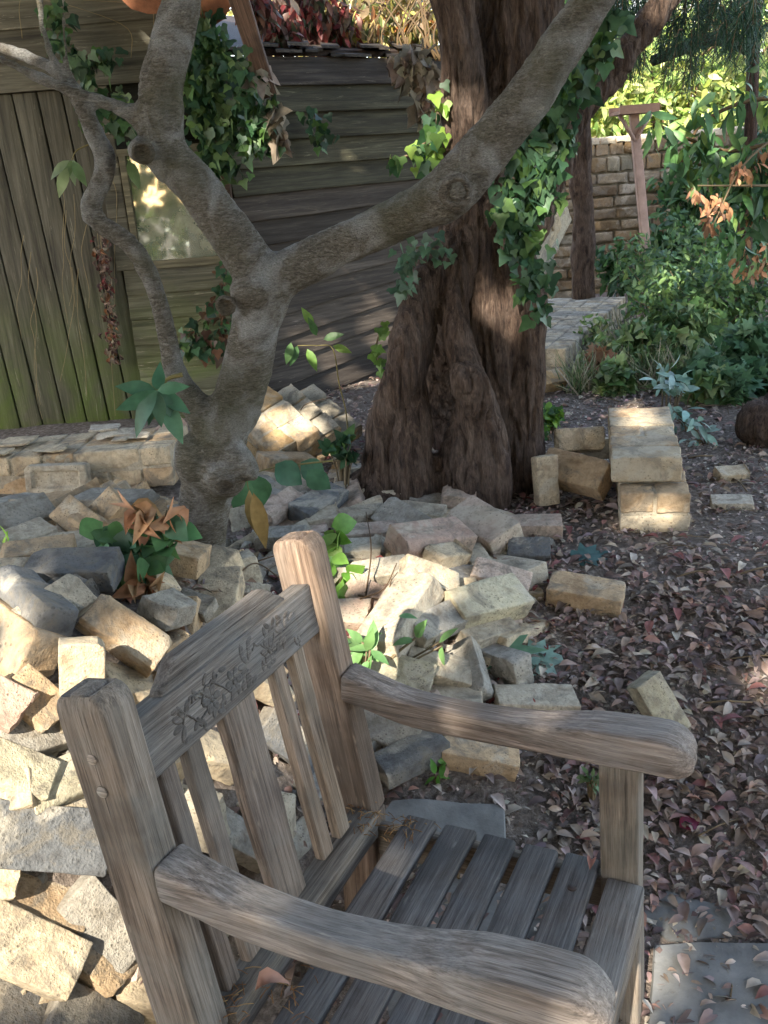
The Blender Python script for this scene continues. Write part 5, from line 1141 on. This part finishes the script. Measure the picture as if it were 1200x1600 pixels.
# ================================================================== CROWNS OVERHEAD (unseen, added and gapped to cast the dappled shade)
HOLES = []  # gaps left in the leaves where sun patches should fall
def hole(p, r, e=1.): p = Vector(p); s = (.3-p.z)/TS.z; HOLES.append((p.x+TS.x*s, p.y+TS.y*s, r))
for x, y, o_, r in ((655, 895, .12, .10), (612, 985, .1, .12), (640, 1030, .06, .06), (40, 1205, .05, .15), (60, 1320, .06, .14), (60, 1470, .08, .13), (130, 1110, .06, .12), (40, 1110, .06, .10), (190, 1075, .05, .07), (400, 1070, .08, .10), (310, 1170, .06, .08), (80, 940, .06, .08), (560, 890, .05, .05), (1192, 1060, .0, .05), (90, 1390, .05, .08), (215, 1250, .05, .07)):
    hole(G(x, y, o_), r)
hole(atY(548, 582, 5.12), .10); hole(atY(606, 485, 5.3), .09); hole(atY(575, 520, 5.2), .05); hole(atY(960, 210, 7.5), .12); hole(atY(1000, 215, 7.5), .08)
hole(atY(395, 225, 4.5), .035); hole(atY(678, 190, 3.2), .07); hole(atY(640, 245, 3.2), .06); hole(cpt(.46, .25, 0), .09); hole(cpt(.47, .42, -.1), .07); hole(atY(1118, 320, 4.4), .08)
hole(atY(600, 30, 5.9), .30); hole(atY(450, 30, 5.3), .16); hole(atY(655, 60, 5.9), .2); hole(atY(1060, 460, 5.3), .10); hole(atY(480, 545, 3.55), .06); hole(atY(640, 40, 5.4), .2)
hole(atY(860, 655, 3.9), .06); hole(atY(1090, 230, 4.6), .12); hole(atY(500, 170, 4.95), .03); hole(atY(1010, 480, 5.4), .05)
hole(atY(450, 660, 3.7), .09); hole(G(1010, 790, .12), .05); hole(atY(1000, 655, 3.2), .05); hole(cpt(.30, .57, .29), .03); hole(cpt(.12, .03, .29), .02)
def shade():
    n = 27000; u = rng.uniform(-3.4, 4.6, n); v = rng.uniform(-1.2, 9.0, n); z = rng.uniform(2.9, 5.6, n); s = rng.uniform(.15, .27, n)
    Nr = rdir(n)*.7+np.array([TS.x, TS.y, TS.z]); Yd = rdir(n); keep = np.ones(n, bool)
    for a, b_, r in HOLES: keep &= (u-a)**2+((v-b_)*.85)**2 > (r+s*.34)**2
    k = rng.random(n) < 1.0; keep &= k
    cl = np.array([noise.noise(Vector((a*1.6, b_*1.6, 2.))) for a, b_ in zip(u, v)]); keep &= (cl > -.42) | (rng.random(n) < .25)
    P = np.stack([u+TS.x/TS.z*(z-.3), v+TS.y/TS.z*(z-.3), z], 1)
    lim = 1.12+P[:, 1]*.17+.5; keep &= (P[:, 2] > lim)
    P = P[keep]; s = s[keep]; Nr = Nr[keep]; Yd = Yd[keep]; P = P-Yd*s[:, None]*.5; n = len(P); C = pick(GREEN+[(.08, .16, .04)], n, .25)
    near = (P[:, 1] > .3) & (P[:, 0] < .3); old = (P[:, 1] > .3) & ~near; back = P[:, 1] <= .3
    leaves('crown', T_CLUMP, P[near], Yd[near], Nr[near], s[near], C[near], ML, T1); leaves('crown', T_CLUMP, P[old], Yd[old], Nr[old], s[old], C[old], ML, T2)
    root = plant('tree', (-2.2, -4.2, -.35), 'leafy tree added unseen behind the viewer to shade the garden', 'tree')
    leaves('crown', T_CLUMP, P[back], Yd[back], Nr[back], s[back], C[back], ML, root)
    me = vox([[(-2.2, -4.2, -.4, .22), (-2.15, -4.1, 1.5, .17), (-2.0, -3.8, 3.0, .14), (-1.2, -3.0, 4.6, .07)], [(-2.1, -4., 2.2, .1), (-3., -3.2, 4.2, .05)], [(-2.0, -3.8, 3., .1), (0, -2.6, 4.4, .05)]], .04, 'trunk', None, None, 3); mkobj('trunk', me, BARK1, root)
shade()
def back_hedge():  # unseen hedge added to give the window pane greenery to reflect
    n = 9000; root = plant('added_hedge', (0, -8.5, h(0, -8.5)), 'tall clipped green hedge added unseen behind the viewer for the shed window to reflect', 'hedge')
    P = np.stack([rng.uniform(-12, 9, n), rng.normal(-8.5, .5, n), rng.uniform(-.3, 4.4, n)], 1); leaves('foliage', T_CLUMP, P, rdir(n), rdir(n)+np.array([0, .6, .3]), rng.uniform(.2, .4, n), pick(GREEN+[(.12, .2, .05), (.2, .28, .08)], n, .3), ML, root)
back_hedge()
